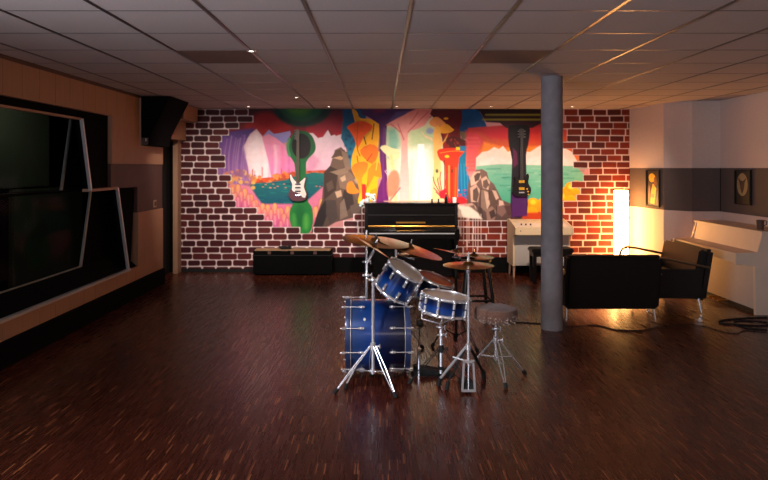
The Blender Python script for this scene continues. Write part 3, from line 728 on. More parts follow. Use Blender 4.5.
struct(obj('wall_right_fill', MB().bb(4.79, 4.85, YF-0.1, 9.7, 0, ZC), M_blackfelt, smooth=0)).name = 'wall_right.003'
# black baseboards under the bricks
struct(obj('baseboard_back', MB().bb(-3.13, 3.9, 9.575, 9.598, 0, 0.05), M_black, smooth=0))
struct(obj('baseboard_back_high', MB().bb(-0.77, 3.88, 9.53, 9.598, 0, 0.235), M_blackfelt, bevel=0.004, smooth=0)).name = 'baseboard_back.001'
# ---- concrete column
colm = obj('column', MB().lathe([(0.0001, 0), (0.108, 0), (0.108, ZC), (0.0001, ZC)], (1.745, 6.22, 0), (0, 0, 1), 48), M_concrete)
tag(colm, 'round grey concrete column standing right of the drum kit', 'column')
# ------------------------------------------------------------------ floor lamp
LX, LY = P(621, 0, 9.35).x, 9.35
M_paper = bpy.data.materials.new('lit_paper_shade'); M_paper.use_nodes = True
_b = M_paper.node_tree.nodes['Principled BSDF']; _b.inputs['Base Color'].default_value = (0.85, 0.75, 0.6, 1)
_b.inputs['Emission Color'].default_value = (1.0, 0.46, 0.13, 1); _b.inputs['Emission Strength'].default_value = LAMP_STRENGTH
t = thing('floor_lamp', 'tall glowing paper column floor lamp in the corner by the brick wall', 'floor lamp', (LX, LY, 0))
obj('base', MB().lathe([(0.0001, 0), (0.11, 0), (0.11, 0.02), (0.02, 0.03), (0.0001, 0.03)], (LX, LY, 0)), M_black, t)
for k in range(3):
    z0 = 0.03+k*0.425; r = 0.105
    pr = [(r-0.012, z0), (r, z0+0.008)]+[(r-0.0015*math.sin(j*PI), z0+0.008+0.405*j/8) for j in range(9)]+[(r-0.012, z0+0.417)]
    if k == 2: pr.append((0.02, z0+0.417))
    if k: obj('ring', MB().lathe([(r-0.006, z0-0.009), (r+0.002, z0-0.007), (r+0.002, z0+0.005), (r-0.006, z0+0.007)], (LX, LY, 0), (0, 0, 1), 40), M_boardwood, t)
    obj('lamp_shade', MB().lathe(pr, (LX, LY, 0), (0, 0, 1), 40), M_paper, t)

# ------------------------------------------------------------------ corner loudspeaker
t = thing('corner_loudspeaker', 'large black wedge loudspeaker hung in the upper left corner', 'speaker', (-2.93, 8.22, 1.93))
prof = [(-3.10, 2.565), (-2.71, 2.565), (-2.96, 2.08), (-2.99, 1.93), (-3.10, 1.93)]
MX = Matrix(((1, 0, 0, 0), (0, 0, 1, 7.84), (0, 1, 0, 0), (0, 0, 0, 1)))
obj('cabinet', MB().prism(prof, 0.76, MX), M_blackfelt, t, bevel=0.006)
obj('port', MB().bb(-3.09, -2.995, 7.835, 7.84, 1.935, 2.03), M_brownband, t, smooth=0)
obj('badge', MB().bb(-3.028, -3.018, 7.828, 7.836, 1.985, 2.02), M_alu, t, smooth=0)
obj('corner_strip', MB().bb(-3.10, -3.085, 7.82, 7.838, 1.93, 2.55), M_trimwood, t, smooth=0)

# ------------------------------------------------------------------ posters
def poster(name, label, o, u, w, h, frame, art):
    """o: lower corner on the wall, u: direction along the wall, w x h size, art: list of (polygon, material)"""
    t = thing(name, label, 'picture', o)
    u = Vector(u).normalized(); z = Vector((0, 0, 1)); nrm = u.cross(z).normalized()
    if nrm.x > 0: nrm = -nrm
    def fr(a, b, c, d, off, th):
        q = MB(); o_ = Vector(o)
        vs = [o_+u*x+z*y+nrm*k for k in (off, off+th) for x, y in ((a, c), (b, c), (b, d), (a, d))]
        return q.add(vs, [(0,1,2,3),(7,6,5,4),(0,4,5,1),(1,5,6,2),(2,6,7,3),(3,7,4,0)])
    e = 0.018; q = MB()
    for a, b, c, d in ((0, w, 0, e), (0, w, h-e, h), (0, e, e, h-e), (w-e, w, e, h-e)):
        k = fr(a, b, c, d, 0.001, 0.024); q.add(k.v, k.f)
    obj('frame', q, M_black, t, smooth=0)
    obj('backing', fr(e, w-e, e, h-e, 0.001, 0.008), frame, t, smooth=0)
    for k, (pts, m) in enumerate(art):
        o_ = Vector(o); vs = [o_+u*(x*w)+z*(y*h)+nrm*(0.010+0.0008*k) for x, y in pts]
        q = MB(); q.add(vs+[v-nrm*0.0012 for v in vs], [tuple(range(len(vs))), tuple(range(len(vs), 2*len(vs)))[::-1]]+[(i, (i+1) % len(vs), len(vs)+(i+1) % len(vs), len(vs)+i) for i in range(len(vs))])
        obj('print', q, m, t, smooth=0)
def oval(cx, cy, rx, ry, n=20): return [(cx+rx*math.cos(2*PI*i/n), cy+ry*math.sin(2*PI*i/n)) for i in range(n)]
M_pdark = mat('poster_dark_print', (46, 34, 26), 0.5, noise=0.2, nscale=20)
M_pyel = mat('poster_yellow_print', (222, 168, 40), 0.5, noise=0.2, nscale=25)
M_pred = mat('poster_brown_print', (120, 64, 26), 0.5, noise=0.2, nscale=25)
M_pcream = mat('poster_cream_print', (150, 132, 96), 0.6, noise=0.1, nscale=25)
M_pgreen = mat('poster_blackgreen', (30, 30, 26), 0.6, noise=0.1, nscale=25)
# on the side wall next to the lamp: from y 9.12 to 8.80
d = Vector((4.045-3.915, 8.72-9.62, 0)).normalized(); st = Vector((3.915, 9.62, 0))+d*0.50; st.z = 1.075
poster('framed_picture', 'narrow black framed picture with yellow figures beside the glowing lamp', st, d, 0.335, 0.54, M_pdark,
       [(oval(0.42, 0.78, 0.24, 0.12), M_pyel), ([(0.55, 0.5), (0.8, 0.62), (0.72, 0.84), (0.58, 0.78)], M_pred), ([(0.3, 0.08), (0.62, 0.06), (0.74, 0.5), (0.5, 0.62), (0.36, 0.4)], M_pyel), ([(0.38, 0.24), (0.6, 0.24), (0.6, 0.34), (0.38, 0.34)], M_pcream), ([(0.16, 0.1), (0.3, 0.1), (0.32, 0.5), (0.2, 0.6)], M_pred)])
poster('framed_picture', 'small dark framed picture of horned animal in an oval above white piano', Vector((4.68, 8.03, 1.165)), (0, -1, 0), 0.345, 0.45, M_pgreen,
       [(oval(0.45, 0.58, 0.34, 0.33), M_pcream), ([(0.45, 0.30), (0.56, 0.46), (0.60, 0.62), (0.72, 0.78), (0.56, 0.70), (0.45, 0.68), (0.34, 0.70), (0.18, 0.78), (0.30, 0.62), (0.34, 0.46)], M_pdark)])

# ------------------------------------------------------------------ guitars on the mural
def catmull(pts, n=5):
    out = []; m = len(pts)
    for i in range(m):
        p = [Vector((*pts[(i+k) % m], 0)) for k in (-1, 0, 1, 2)]
        for j in range(n):
            t = j/n; v = 0.5*((2*p[1])+(-p[0]+p[2])*t+(2*p[0]-5*p[1]+4*p[2]-p[3])*t*t+(-p[0]+3*p[1]-3*p[2]+p[3])*t**3)
            out.append((v.x, v.y))
    return out
def guitar(name, label, cx, zc, body, guard, mb, mg, mneck, pick_m, npick, top_z, head):
    t = thing(name, label, 'guitar', (cx, 9.54, zc-0.25), 'guitars hung on the mural')
    def M(y): return Matrix(((1, 0, 0, cx), (0, 0, 1, y), (0, 1, 0, zc), (0, 0, 0, 1)))
    obj('body', MB().prism(catmull(body), 0.042, M(9.538)), mb, t, bevel=0.006)
    if guard: obj('pickguard', MB().prism(catmull(guard), 0.004, M(9.533)), mg, t)
    q = MB(); q.prism([(-0.027, 0.06), (0.027, 0.06), (0.021, top_z-zc), (-0.021, top_z-zc)], 0.022, M(9.520)); obj('neck', q, mneck, t, bevel=0.004)
    obj('headstock', MB().prism([(x, top_z-zc+y) for x, y in head], 0.016, M(9.522)), mneck, t, bevel=0.003)
    for k in range(6):
        s = -1 if npick == 3 or k < 3 else 1
        zz = top_z+0.03+(0.026*k if npick == 3 else 0.045*(k % 3)); 
        obj('tuning_peg', MB().tube([(cx+s*0.03, 9.53, zz), (cx+s*0.058, 9.53, zz)], [0.004, 0.007], 8), M_chrome, t)
    for k in range(npick):
        zz = zc+0.045-k*(0.055 if npick == 3 else 0.11)
        q = MB().box((cx, 9.527, zz), (0.085, 0.012, 0.018 if npick == 3 else 0.042)); obj('pickup', q, pick_m, t, bevel=0.002)
    obj('bridge', MB().box((cx, 9.527, zc-0.125), (0.085, 0.014, 0.022)), M_chrome, t, bevel=0.002)
    for x, z in ((0.085, -0.07), (0.1, -0.11), (0.105, -0.155)):
        obj('knob', MB().lathe([(0.012, 0), (0.012, 0.012), (0.0001, 0.013)], (cx+x, 9.534, zc+z), (0, -1, 0), 14), mg if guard else pick_m, t)
    q = MB()
    for k in range(6):
        x = -0.02+0.008*k; q.tube([(cx+x*1.3, 9.520, zc-0.125), (cx+x*0.8, 9.517, top_z)], 0.0005, 4)
    obj('strings', q, M_maple, t)
strat = [(0.0,-0.235),(-0.09,-0.225),(-0.152,-0.165),(-0.155,-0.09),(-0.115,-0.01),(-0.112,0.05),(-0.14,0.12),(-0.148,0.20),(-0.12,0.215),(-0.085,0.15),(-0.03,0.10),(0.03,0.095),(0.075,0.125),(0.12,0.165),(0.14,0.15),(0.125,0.08),(0.112,0.02),(0.13,-0.05),(0.158,-0.12),(0.14,-0.19),(0.08,-0.228)]
guard = [(-0.02,-0.09),(-0.07,-0.075),(-0.10,-0.05),(-0.100,-0.01),(-0.098,0.05),(-0.125,0.12),(-0.135,0.195),(-0.118,0.20),(-0.075,0.13),(-0.03,0.09),(0.03,0.085),(0.08,0.12),(0.118,0.152),(0.125,0.135),(0.108,0.06),(0.100,0.0),(0.12,-0.06),(0.140,-0.12),(0.12,-0.165),(0.08,-0.17),(0.04,-0.12)]
strat = [(x*.93, y*.95) for x, y in strat]; guard = [(x*.93, y*.95) for x, y in guard]
g1 = P(298, 187, 9.54)
M_maple = mat('dark_maple_neck', (70, 58, 40), 0.5, noise=0.1)
M_maroon = mat('maroon_lacquer', (82, 14, 22), 0.35, noise=0.1)
M_ww = mat('white_pickguard', (226, 218, 210), 0.35, noise=0.02)
M_gold = mat('gold_pickup', (214, 160, 40), 0.35, metal=0.4, noise=0.05)
guitar('electric_guitar', 'white and maroon electric guitar hanging on the green shape of the mural', g1.x, g1.z, strat, guard, M_maroon, M_ww, M_maple, M_blackgloss, 3, P(0, 141, 9.54).z,
       [(-0.022, 0), (0.022, 0), (0.02, 0.04), (0.028, 0.15), (0.01, 0.185), (-0.03, 0.175), (-0.045, 0.04)])
sg = [(0.0,-0.185),(-0.08,-0.18),(-0.14,-0.13),(-0.142,-0.05),(-0.105,0.02),(-0.10,0.07),(-0.115,0.11),(-0.09,0.125),(-0.03,0.105),(0.03,0.10),(0.06,0.10),(0.085,0.15),(0.105,0.17),(0.12,0.12),(0.108,0.06),(0.115,0.0),(0.148,-0.06),(0.142,-0.13),(0.08,-0.18)]
g2 = P(521.5, 184.5, 9.54)
guitar('electric_guitar', 'black electric guitar with gold pickups hanging on the purple shape of the mural', g2.x, g2.z, sg, None, mat('black_guitar_lacquer', (22, 18, 20), 0.25, coat=0.4, noise=0.1), M_gold, mat('dark_rosewood_neck', (34, 26, 26), 0.4, noise=0.1), M_gold, 2, P(0, 139, 9.54).z,
       [(-0.021, 0), (0.021, 0), (0.036, 0.03), (0.042, 0.15), (0.0, 0.165), (-0.042, 0.15), (-0.036, 0.03)])

# ------------------------------------------------------------------ black upright piano
x0, x1 = P(364.5, 0, 9.0).x, P(459, 0, 9.0).x
PY = 9.50
t = thing('upright_piano', 'black upright piano standing below the middle of the mural', 'piano', ((x0+x1)/2, 9.25, 0))
def side(m, xa, th, pf): return m.prism(pf, th, Matrix(((0, 0, 1, xa), (1, 0, 0, 0), (0, 1, 0, 0), (0, 0, 0, 1))))
pf = [(PY, 0.02), (PY, 1.09), (9.16, 1.09), (9.14, 0.76), (8.93, 0.74), (8.93, 0.60), (9.02, 0.56), (9.14, 0.55), (9.14, 0.02)]
for xa in (x0, x1-0.045): obj('side_panel', side(MB(), xa, 0.045, pf), M_blackgloss, t, bevel=0.004)
obj('back_panel', MB().bb(x0+.045, x1-.045, PY-0.03, PY, 0.03, 1.09), M_black, t, smooth=0)
obj('lid', MB().bb(x0-0.02, x1+0.02, 9.13, PY+0.01, 1.09, 1.115), M_blackgloss, t, bevel=0.004)
obj('upper_panel', MB().bb(x0+.045, x1-.045, 9.17, 9.20, 0.76, 1.09), M_blackgloss, t, bevel=0.003)
obj('molding', MB().bb(x0+.05, x1-.05, 9.155, 9.172, 0.925, 0.937), M_leather, t, bevel=0.002)
obj('music_desk', MB().bb(0.225, 0.665, 9.10, 9.172, 0.812, 0.832), M_brass, t, bevel=0.003, label='brass coloured music desk ledge')
obj('key_bed', MB().bb(x0+.045, x1-.045, 8.95, 9.17, 0.60, 0.655), M_blackgloss, t, bevel=0.003)
obj('fallboard', MB().prism([(9.17, 0.765), (9.15, 0.765), (8.955, 0.71), (8.955, 0.69), (9.17, 0.70)], x1-x0-0.09, Matrix(((0, 0, 1, x0+.045), (1, 0, 0, 0), (0, 1, 0, 0), (0, 0, 0, 1)))), M_blackgloss, t, bevel=0.002)
obj('hinge', MB().tube([(x0+.05, 9.145, 0.768), (x1-.05, 9.145, 0.768)], 0.004, 8), M_brass, t, label='thin brass hinge line')
obj('key_strip', MB().bb(x0+.07, x1-.07, 8.945, 8.955, 0.668, 0.684), M_alu, t, bevel=0.002, label='bright silver strip along the key edge')
obj('lower_panel', MB().bb(x0+.045, x1-.045, 9.15, 9.17, 0.09, 0.60), M_blackgloss, t, bevel=0.003)
obj('plinth', MB().bb(x0+.045, x1-.045, 9.13, 9.16, 0.02, 0.09), M_blackgloss, t, bevel=0.003)
for xa in (x0+0.02, x1-0.075):
    obj('leg', MB().bb(xa, xa+0.055, 8.95, 9.0, 0.06, 0.60), M_blackgloss, t, bevel=0.006)
    obj('toe_block', MB().bb(xa-0.005, xa+0.06, 8.93, 9.16, 0.02, 0.06), M_blackgloss, t, bevel=0.004)
    for y in (8.96, 9.44): obj('caster', MB().lathe([(0.0001, -0.012), (0.02, -0.012), (0.02, 0.012), (0.0001, 0.012)], (xa+0.03, y, 0.02), (1, 0, 0), 16), M_brass, t)
for k in (-1, 0, 1): obj('pedal', MB().tube([((x0+x1)/2+k*0.09, 9.14, 0.05), ((x0+x1)/2+k*0.09, 9.03, 0.045), ((x0+x1)/2+k*0.09, 9.0, 0.04)], [0.008, 0.012, 0.013], 8), M_brass, t)
# things on the piano
zt = 1.115
bx = P(446, 0, 9.25).x
t = thing('bottle', 'tiny dark bottle standing on the right end of the black piano', 'bottle', (bx, 9.25, zt))
obj('glass_body', MB().lathe([(0.0001, 0), (0.022, 0), (0.024, 0.01), (0.024, 0.07), (0.010, 0.10), (0.009, 0.13), (0.0001, 0.131)], (bx, 9.25, zt), (0, 0, 1), 20), M_blackgloss, t)
obj('cap', MB().lathe([(0.011, 0), (0.011, 0.018), (0.0001, 0.019)], (bx, 9.25, zt+0.128), (0, 0, 1), 16), M_gold, t)
bx = P(454.5, 0, 9.25).x
tag(obj('cup', MB().lathe([(0.0001, 0), (0.028, 0), (0.032, 0.08), (0.029, 0.08), (0.026, 0.006), (0.0001, 0.006)], (bx, 9.25, zt), (0, 0, 1), 24), M_ww), 'small white cup beside the bottle on the black piano', 'cup')
for px, l in ((432, 'tiny dark figurine on the black piano, left of the pair'), (438.5, 'tiny dark figurine on the black piano, right of the pair')):
    bx = P(px, 0, 9.22).x
    tag(obj('figurine', MB().lathe([(0.0001, 0), (0.018, 0), (0.016, 0.012), (0.010, 0.03), (0.014, 0.045), (0.006, 0.06), (0.0001, 0.062)], (bx, 9.22, zt), (0, 0, 1), 16), M_rubber), l, 'figurine', 'figurines on the black piano')

# ------------------------------------------------------------------ long black case at the wall, board and cable on it
x0, x1 = P(253, 0, 9.28).x, P(331.5, 0, 9.28).x
t = thing('equipment_case', 'long low black equipment case on the floor under the left of mural', 'case', ((x0+x1)/2, 9.4, 0))
obj('box', MB().bb(x0, x1, 9.28, 9.53, 0.015, 0.375), M_blackfelt, t, bevel=0.008)
obj('edge_rim', MB().bb(x0-0.004, x1+0.004, 9.275, 9.535, 0.30, 0.312), M_black, t, bevel=0.002)
for xx in (x0+0.25, (x0+x1)/2, x1-0.25): obj('latch', MB().bb(xx-0.025, xx+0.025, 9.268, 9.28, 0.325, 0.372), M_brownband, t, bevel=0.002)
for xx in (x0+.04, x1-.04): obj('foot', MB().lathe([(0.0001, 0), (0.02, 0), (0.02, 0.016), (0.0001, 0.016)], (xx, 9.33, 0)), M_rubber, t)
tag(obj('wooden_board', MB().bb(x0+0.02, x1-0.02, 9.285, 9.50, 0.375, 0.392), M_boardwood, bevel=0.003), 'thin light wooden board lying on the long black case', 'board')
cx = P(285, 0, 9.38).x; q = MB(); pts = []
for i in range(60):
    a = i*0.55; r = 0.05+0.02*math.sin(i*0.9); pts.append((cx+1.5*r*math.cos(a), 9.38+r*math.sin(a), 0.398+0.0006*i))
q.tube(pts, 0.006, 6); tag(obj('coiled_cable', q, M_rubber), 'small coil of dark cable on the board of the long case', 'cable')

# ------------------------------------------------------------------ white electric organ
x0, x1 = P(516.5, 0, 8.95).x, P(572, 0, 8.95).x
t = thing('electric_organ', 'cream white electric organ against the wall behind the column', 'organ', ((x0+x1)/2, 9.25, 0))
pf = [(9.52, 0.17), (9.52, 0.85), (9.42, 0.86), (8.96, 0.775), (8.93, 0.76), (8.93, 0.66), (9.10, 0.62), (9.10, 0.17)]
for xa in (x0-0.02, x1-0.01): obj('side_panel', side(MB(), xa, 0.03, pf), M_cream, t, bevel=0.004)
obj('top_panel', MB().prism([(9.50, 0.835), (9.42, 0.85), (9.2, 0.81), (9.2, 0.79), (9.50, 0.81)], x1-x0-0.02, Matrix(((0, 0, 1, x0+.01), (1, 0, 0, 0), (0, 1, 0, 0), (0, 0, 0, 1)))), M_cream, t)
obj('control_panel', MB().prism([(9.2, 0.81), (8.965, 0.768), (8.965, 0.74), (9.2, 0.76)], x1-x0-0.02, Matrix(((0, 0, 1, x0+.01), (1, 0, 0, 0), (0, 1, 0, 0), (0, 0, 0, 1)))), M_white, t)
obj('fascia', MB().bb(x0+.01, x1-.01, 8.94, 8.965, 0.655, 0.772), M_cream, t, bevel=0.003)
obj('key_bed', MB().bb(x0+.01, x1-.01, 8.965, 9.12, 0.64, 0.66), M_cream, t, smooth=0)
obj('lower_panel', MB().bb(x0+.01, x1-.01, 9.10, 9.13, 0.18, 0.64), mat('grey_organ_panel', (170, 160, 150), 0.6, noise=0.04), t, bevel=0.003)
obj('back_panel', MB().bb(x0+.01, x1-.01, 9.49, 9.51, 0.18, 0.82), M_cream, t, smooth=0)
for xx in (0.10, 0.17, 0.24, 0.42, 0.60, 0.68): obj('knob', MB().lathe([(0.012, 0), (0.010, 0.022), (0.0001, 0.023)], (x0+xx, 9.08, 0.789), (0, -0.17, 1), 14), M_rubber, t)
obj('switch_dot', MB().lathe([(0.008, 0), (0.006, 0.006), (0.0001, 0.007)], (x0+0.06, 8.94, 0.715), (0, -1, 0), 12), M_rubber, t)
for xx in (x0+0.01, x1-0.03):
    obj('leg', MB().tube([(xx, 9.42, 0.2), (xx-0.01, 9.44, 0.0)], [0.022, 0.014], 10), M_trimwood, t)
    obj('leg', MB().tube([(xx, 9.15, 0.2), (xx-0.01, 9.13, 0.0)], [0.022, 0.014], 10), M_trimwood, t)
# organ bench
x0, x1 = P(530.5, 0, 8.7).x, P(572, 0, 8.7).x
t = thing('organ_bench', 'small black bench in front of the cream organ', 'bench', ((x0+x1)/2, 8.74, 0))
obj('seat', MB().bb(x0, x1, 8.60, 8.88, 0.435, 0.50), M_leather, t, bevel=0.015)
obj('apron', MB().bb(x0+.02, x1-.02, 8.62, 8.86, 0.38, 0.436), M_plinthwood, t, bevel=0.004)
for xx in (x0+.045, x1-.045):
    for y in (8.64, 8.84): obj('leg', MB().bb(xx-.025, xx+.025, y-.02, y+.02, 0.0, 0.39), M_plinthwood, t, bevel=0.004)

# ------------------------------------------------------------------ armchairs
M_tube = mat('dark_chrome_tube', (150, 132, 104), 0.3, metal=0.9, noise=0.05)
def armchair(label):
    t = thing('armchair', label, 'armchair', (0, 0, 0), 'black leather armchairs')
    def slab(m, w, th, h, base, lean, x=0):
        R_ = Matrix.Rotation(lean, 4, 'X'); return m.box((x, base[1], base[2]), (w, th, h), R_)
    obj('backrest', slab(MB(), 1.0, 0.10, 0.585, (0, -0.34, 0.435), math.radians(9)), M_leather, t, bevel=0.03)
    obj('back_cushion', slab(MB(), 0.97, 0.07, 0.38, (0, -0.275, 0.53), math.radians(12)), M_leather, t, bevel=0.02)
    obj('seat_base', MB().bb(-0.47, 0.47, -0.28, 0.34, 0.16, 0.27), M_leather, t, bevel=0.02)
    obj('seat_cushion', MB().bb(-0.46, 0.46, -0.22, 0.36, 0.27, 0.41), M_leather, t, bevel=0.04)
    for s in (-1, 1):
        x = s*0.50
        pts = [(x, -0.37, 0.52), (x, -0.20, 0.555), (x, 0.07, 0.61), (x, 0.17, 0.622), (x, 0.24, 0.60), (x, 0.27, 0.54), (x, 0.27, 0.40), (x, 0.26, 0.22), (x*0.93, 0.25, 0.21)]
        obj('armrest', MB().tube(pts, 0.015, 10), M_tube, t)
        obj('side_panel', MB().bb(x-0.02, x+0.0, -0.30, 0.30, 0.17, 0.50) if s > 0 else MB().bb(x, x+0.02, -0.30, 0.30, 0.17, 0.50), M_leather, t, bevel=0.008)
        for y, k in ((-0.27, -1), (0.27, 1)):
            obj('leg', MB().tube([(s*0.46, y, 0.17), (s*0.475, y+k*0.03, 0.006)], [0.014, 0.009], 10), M_chrome, t, label='thin chrome leg')
    obj('rail', MB().tube([(-0.44, -0.27, 0.155), (0.44, -0.27, 0.155)], 0.009, 8), M_black, t)
    return t
a1 = armchair('wide black leather armchair seen from behind, right of the column')
a2 = dup(a1, (3.335, 7.35, 0), PI/2-0.04, 'black leather armchair turned sideways in front of the white piano')
a1.location = (P(612, 0, 6.45).x, 6.78, 0)

# ------------------------------------------------------------------ white upright piano on the right
y0, y1 = 6.78, 8.24; XBk = 4.655
t = thing('upright_piano', 'white upright piano standing against the right wall', 'piano', (4.4, (y0+y1)/2, 0))
pf = [(XBk, 0.0), (XBk, 0.915), (4.25, 0.915), (4.19, 0.70), (3.95, 0.69), (3.95, 0.565), (4.165, 0.545), (4.175, 0.0)]
def xz(m, ya, th, p): return m.prism(p, th, Matrix(((1, 0, 0, 0), (0, 0, 1, ya), (0, 1, 0, 0), (0, 0, 0, 1))))
for ya in (y0, y1-0.045): obj('side_panel', xz(MB(), ya, 0.045, pf), M_white, t, bevel=0.004)
obj('lid', xz(MB(), y0-0.01, y1-y0+0.02, [(XBk+0.005, 0.916), (4.235, 0.916), (4.235, 0.934), (XBk+0.005, 0.934)]), M_white, t, bevel=0.003)
obj('upper_panel', xz(MB(), y0+.045, y1-y0-.09, [(4.255, 0.915), (4.20, 0.69), (4.23, 0.68), (4.29, 0.915)]), M_white, t, smooth=0)
obj('fallboard', xz(MB(), y0+.045, y1-y0-.09, [(4.20, 0.70), (3.965, 0.688), (3.965, 0.66), (4.20, 0.67)]), M_white, t, smooth=0)
obj('key_bed', MB().bb(3.97, 4.19, y0+.045, y1-.045, 0.575, 0.665), M_white, t, bevel=0.003)
obj('lower_panel', MB().bb(4.20, 4.22, y0+.045, y1-.045, 0.05, 0.575), mat('grey_white_lacquer', (186, 172, 164), 0.5, noise=0.03), t, smooth=0)
obj('plinth', MB().bb(4.185, 4.22, y0+.045, y1-.045, 0.0, 0.05), M_black, t, smooth=0)
obj('back_panel', MB().bb(XBk-0.03, XBk-0.005, y0+.045, y1-.045, 0.02, 0.91), M_cream, t, smooth=0)
for k in (-1, 0, 1): obj('pedal', MB().tube([(4.19, 7.45+k*0.10, 0.05), (4.10, 7.45+k*0.10, 0.05), (4.06, 7.45+k*0.10, 0.045)], [0.007, 0.012, 0.013], 8), M_brass, t)
# mug on it
cx, cy = P(760.5, 0, 6.94).x+0.01, 6.96
t = thing('mug', 'dark mug standing on the lid of the white piano', 'mug', (cx, cy, 0.935))
obj('body', MB().lathe([(0.0001, 0), (0.034, 0), (0.042, 0.11), (0.038, 0.11), (0.031, 0.008), (0.0001, 0.008)], (cx, cy, 0.935), (0, 0, 1), 28), M_brownband, t)
obj('handle', MB().tube([(cx+0.036, cy-0.005, 1.040), (cx+0.065, cy-0.01, 1.035), (cx+0.066, cy-0.01, 0.995), (cx+0.034, cy-0.005, 0.98)], 0.006, 8), M_brownband, t)

# ------------------------------------------------------------------ cables on the floor
def cable(label, pts, r=0.006, name='floor_cable'):
    P3 = [Vector((x, y, r)) for x, y in pts]; out = []
    for i in range(len(P3)-1):
        p = [P3[max(i-1, 0)], P3[i], P3[i+1], P3[min(i+2, len(P3)-1)]]
        for j in range(6):
            s = j/6; out.append(0.5*((2*p[1])+(-p[0]+p[2])*s+(2*p[0]-5*p[1]+4*p[2]-p[3])*s*s+(-p[0]+3*p[1]-3*p[2]+p[3])*s**3))
    out.append(P3[-1])
    tag(obj(name, MB().tube(out, r, 8), M_rubber), label, 'cable', 'black cables on the floor')
def fl(px, py): Y = F*EYE/(py-CY); return ((px-CX)/F*Y, Y)
cable('thin black cable running under the armchair from the column', [fl(*p) for p in ((500,323.5),(520,323),(538,324),(548,324.5))])
cable('black cable snaking on the floor below the armchair seen from behind', [fl(*p) for p in ((566,327),(578,326.5),(592,325.5),(604,327),(616,330),(640,330.5),(664,327),(690,325),(706,327),(722,332),(737,334),(745,331),(766,333))], 0.004)
cable('looped black cable on the floor beside the white piano', [fl(*p) for p in ((767,318),(750,318.5),(735,319.5),(722,321),(720,323.5),(735,325),(752,326),(766,326),(767,323),(748,321.5),(734,322.5),(744,328),(767,330.5))], 0.008)
cable('short thin cable on the floor at the right behind the throne', [fl(*p) for p in ((514,323.5),(505,323.2),(500,323))], 0.004) if False else None
# ------------------------------------------------------------------ drum kit
def along_attr(o, c, ax, h):
    me = o.data; at = me.attributes.new('along', 'FLOAT', 'POINT')
    ax = Vector(ax).normalized(); off = root_of(o).location
    at.data.foreach_set('value', [((v.co+off-Vector(c)).dot(ax)/h+0.5) for v in me.vertices])
def drum(t, c, ax, r, h, nl, headmat, hoop_mat=None, rodr=0.0045, a0=0.2, hoop_w=0.012, full_rod=True):
    """c: centre of the shell, ax: towards the batter head"""
    c = Vector(c); ax = Vector(ax).normalized(); hm = hoop_mat or M_chrome
    N = 56
    sh = obj('shell', MB().lathe([(r, -h/2+i*h/24) for i in range(25)], c, ax, N), M_blue, t); along_attr(sh, c, ax, h)
    for s in (1, -1):
        e = c+ax*(s*h/2)
        R_ = r+0.008
        obj('hoop', MB().lathe([(r-0.002, -s*0.004-hoop_w), (R_, -hoop_w), (R_+0.004, -hoop_w*0.5), (R_, 0.0), (R_, hoop_w*0.7), (R_+0.003, hoop_w), (R_-0.003, hoop_w+0.002), (R_-0.004, 0.0), (r-0.002, -0.002)], e, ax, N), hm, t)
        obj('drum_head', MB().lathe([(0.0001, s*0.003), (r*0.9, s*0.003), (r-0.001, s*0.001), (r, -s*0.004)], e, ax, N), headmat if s > 0 else M_drumhead, t)
    u, w, _ = MB().ring_frame(ax)
    for k in range(nl):
        a = a0+2*PI*k/nl; d = u*math.cos(a)+w*math.sin(a)
        for s in (1, -1):
            p = c+d*(r+0.012)+ax*(s*h*0.24)
            q = MB(); q.tube([p-ax*0.024, p+ax*0.024], 0.011, 8); q.tube([c+d*(r-0.002)+ax*(s*h*0.24), p], 0.008, 6); q.sphere(p+ax*0.022*s, 0.0145, 6)
            obj('lug', q, M_chrome, t)
            p2 = c+d*(r+0.012)+ax*(s*(h/2+hoop_w))
            q = MB(); q.tube([p, p2], rodr, 6); q.box(p2-ax*s*0.006, (0.016, 0.016, 0.016)); obj('tension_rod', q, M_chrome, t)
def tripod(t, hub, base_z, feet, m=M_chrome, r=0.008, low=None, double=True):
    hub = Vector(hub)
    for f in feet:
        f = Vector(f); d = Vector((f.x-hub.x, f.y-hub.y, 0)).normalized(); sd_ = Vector((-d.y, d.x, 0))*0.011
        q = MB()
        top = hub+d*0.02; end = Vector((f.x, f.y, 0.02))
        if double:
            mid = top.lerp(end, 0.5)
            for s in (1, -1): q.tube([top+sd_*s, mid+sd_*s*1.6, end+sd_*s*0.4], r*0.5, 6)
        else: q.tube([top, end], r, 8)
        lg = obj('leg', q, m, t)
        q = MB(); q.tube([end.lerp(top, 0.06), end, Vector((f.x, f.y, 0.0))+d*0.012+Vector((0,0,0.004))], [0.013, 0.017, 0.014], 10)
        obj('rubber_foot', q, M_rubber, lg)
        if low is not None:
            obj('brace', MB().tube([Vector((hub.x, hub.y, low))+d*0.018, top.lerp(end, 0.52)], 0.006, 6), m, t)
    obj('collar', MB().lathe([(0.012, -0.03), (0.022, -0.025), (0.022, 0.02), (0.014, 0.03)], hub, (0, 0, 1), 16), m, t)
    q = MB(); q.tube([hub+Vector((0.015, 0, 0)), hub+Vector((0.05, -0.01, 0))], 0.005, 6); q.tube([hub+Vector((0.05, -0.01, -0.016)), hub+Vector((0.05, -0.01, 0.016))], 0.006, 6)
    obj('wing_screw', q, m, t)
    if low is not None: obj('lower_collar', MB().lathe([(0.011, -0.015), (0.02, -0.012), (0.02, 0.012), (0.011, 0.015)], (hub.x, hub.y, low), (0, 0, 1), 14), m, t)
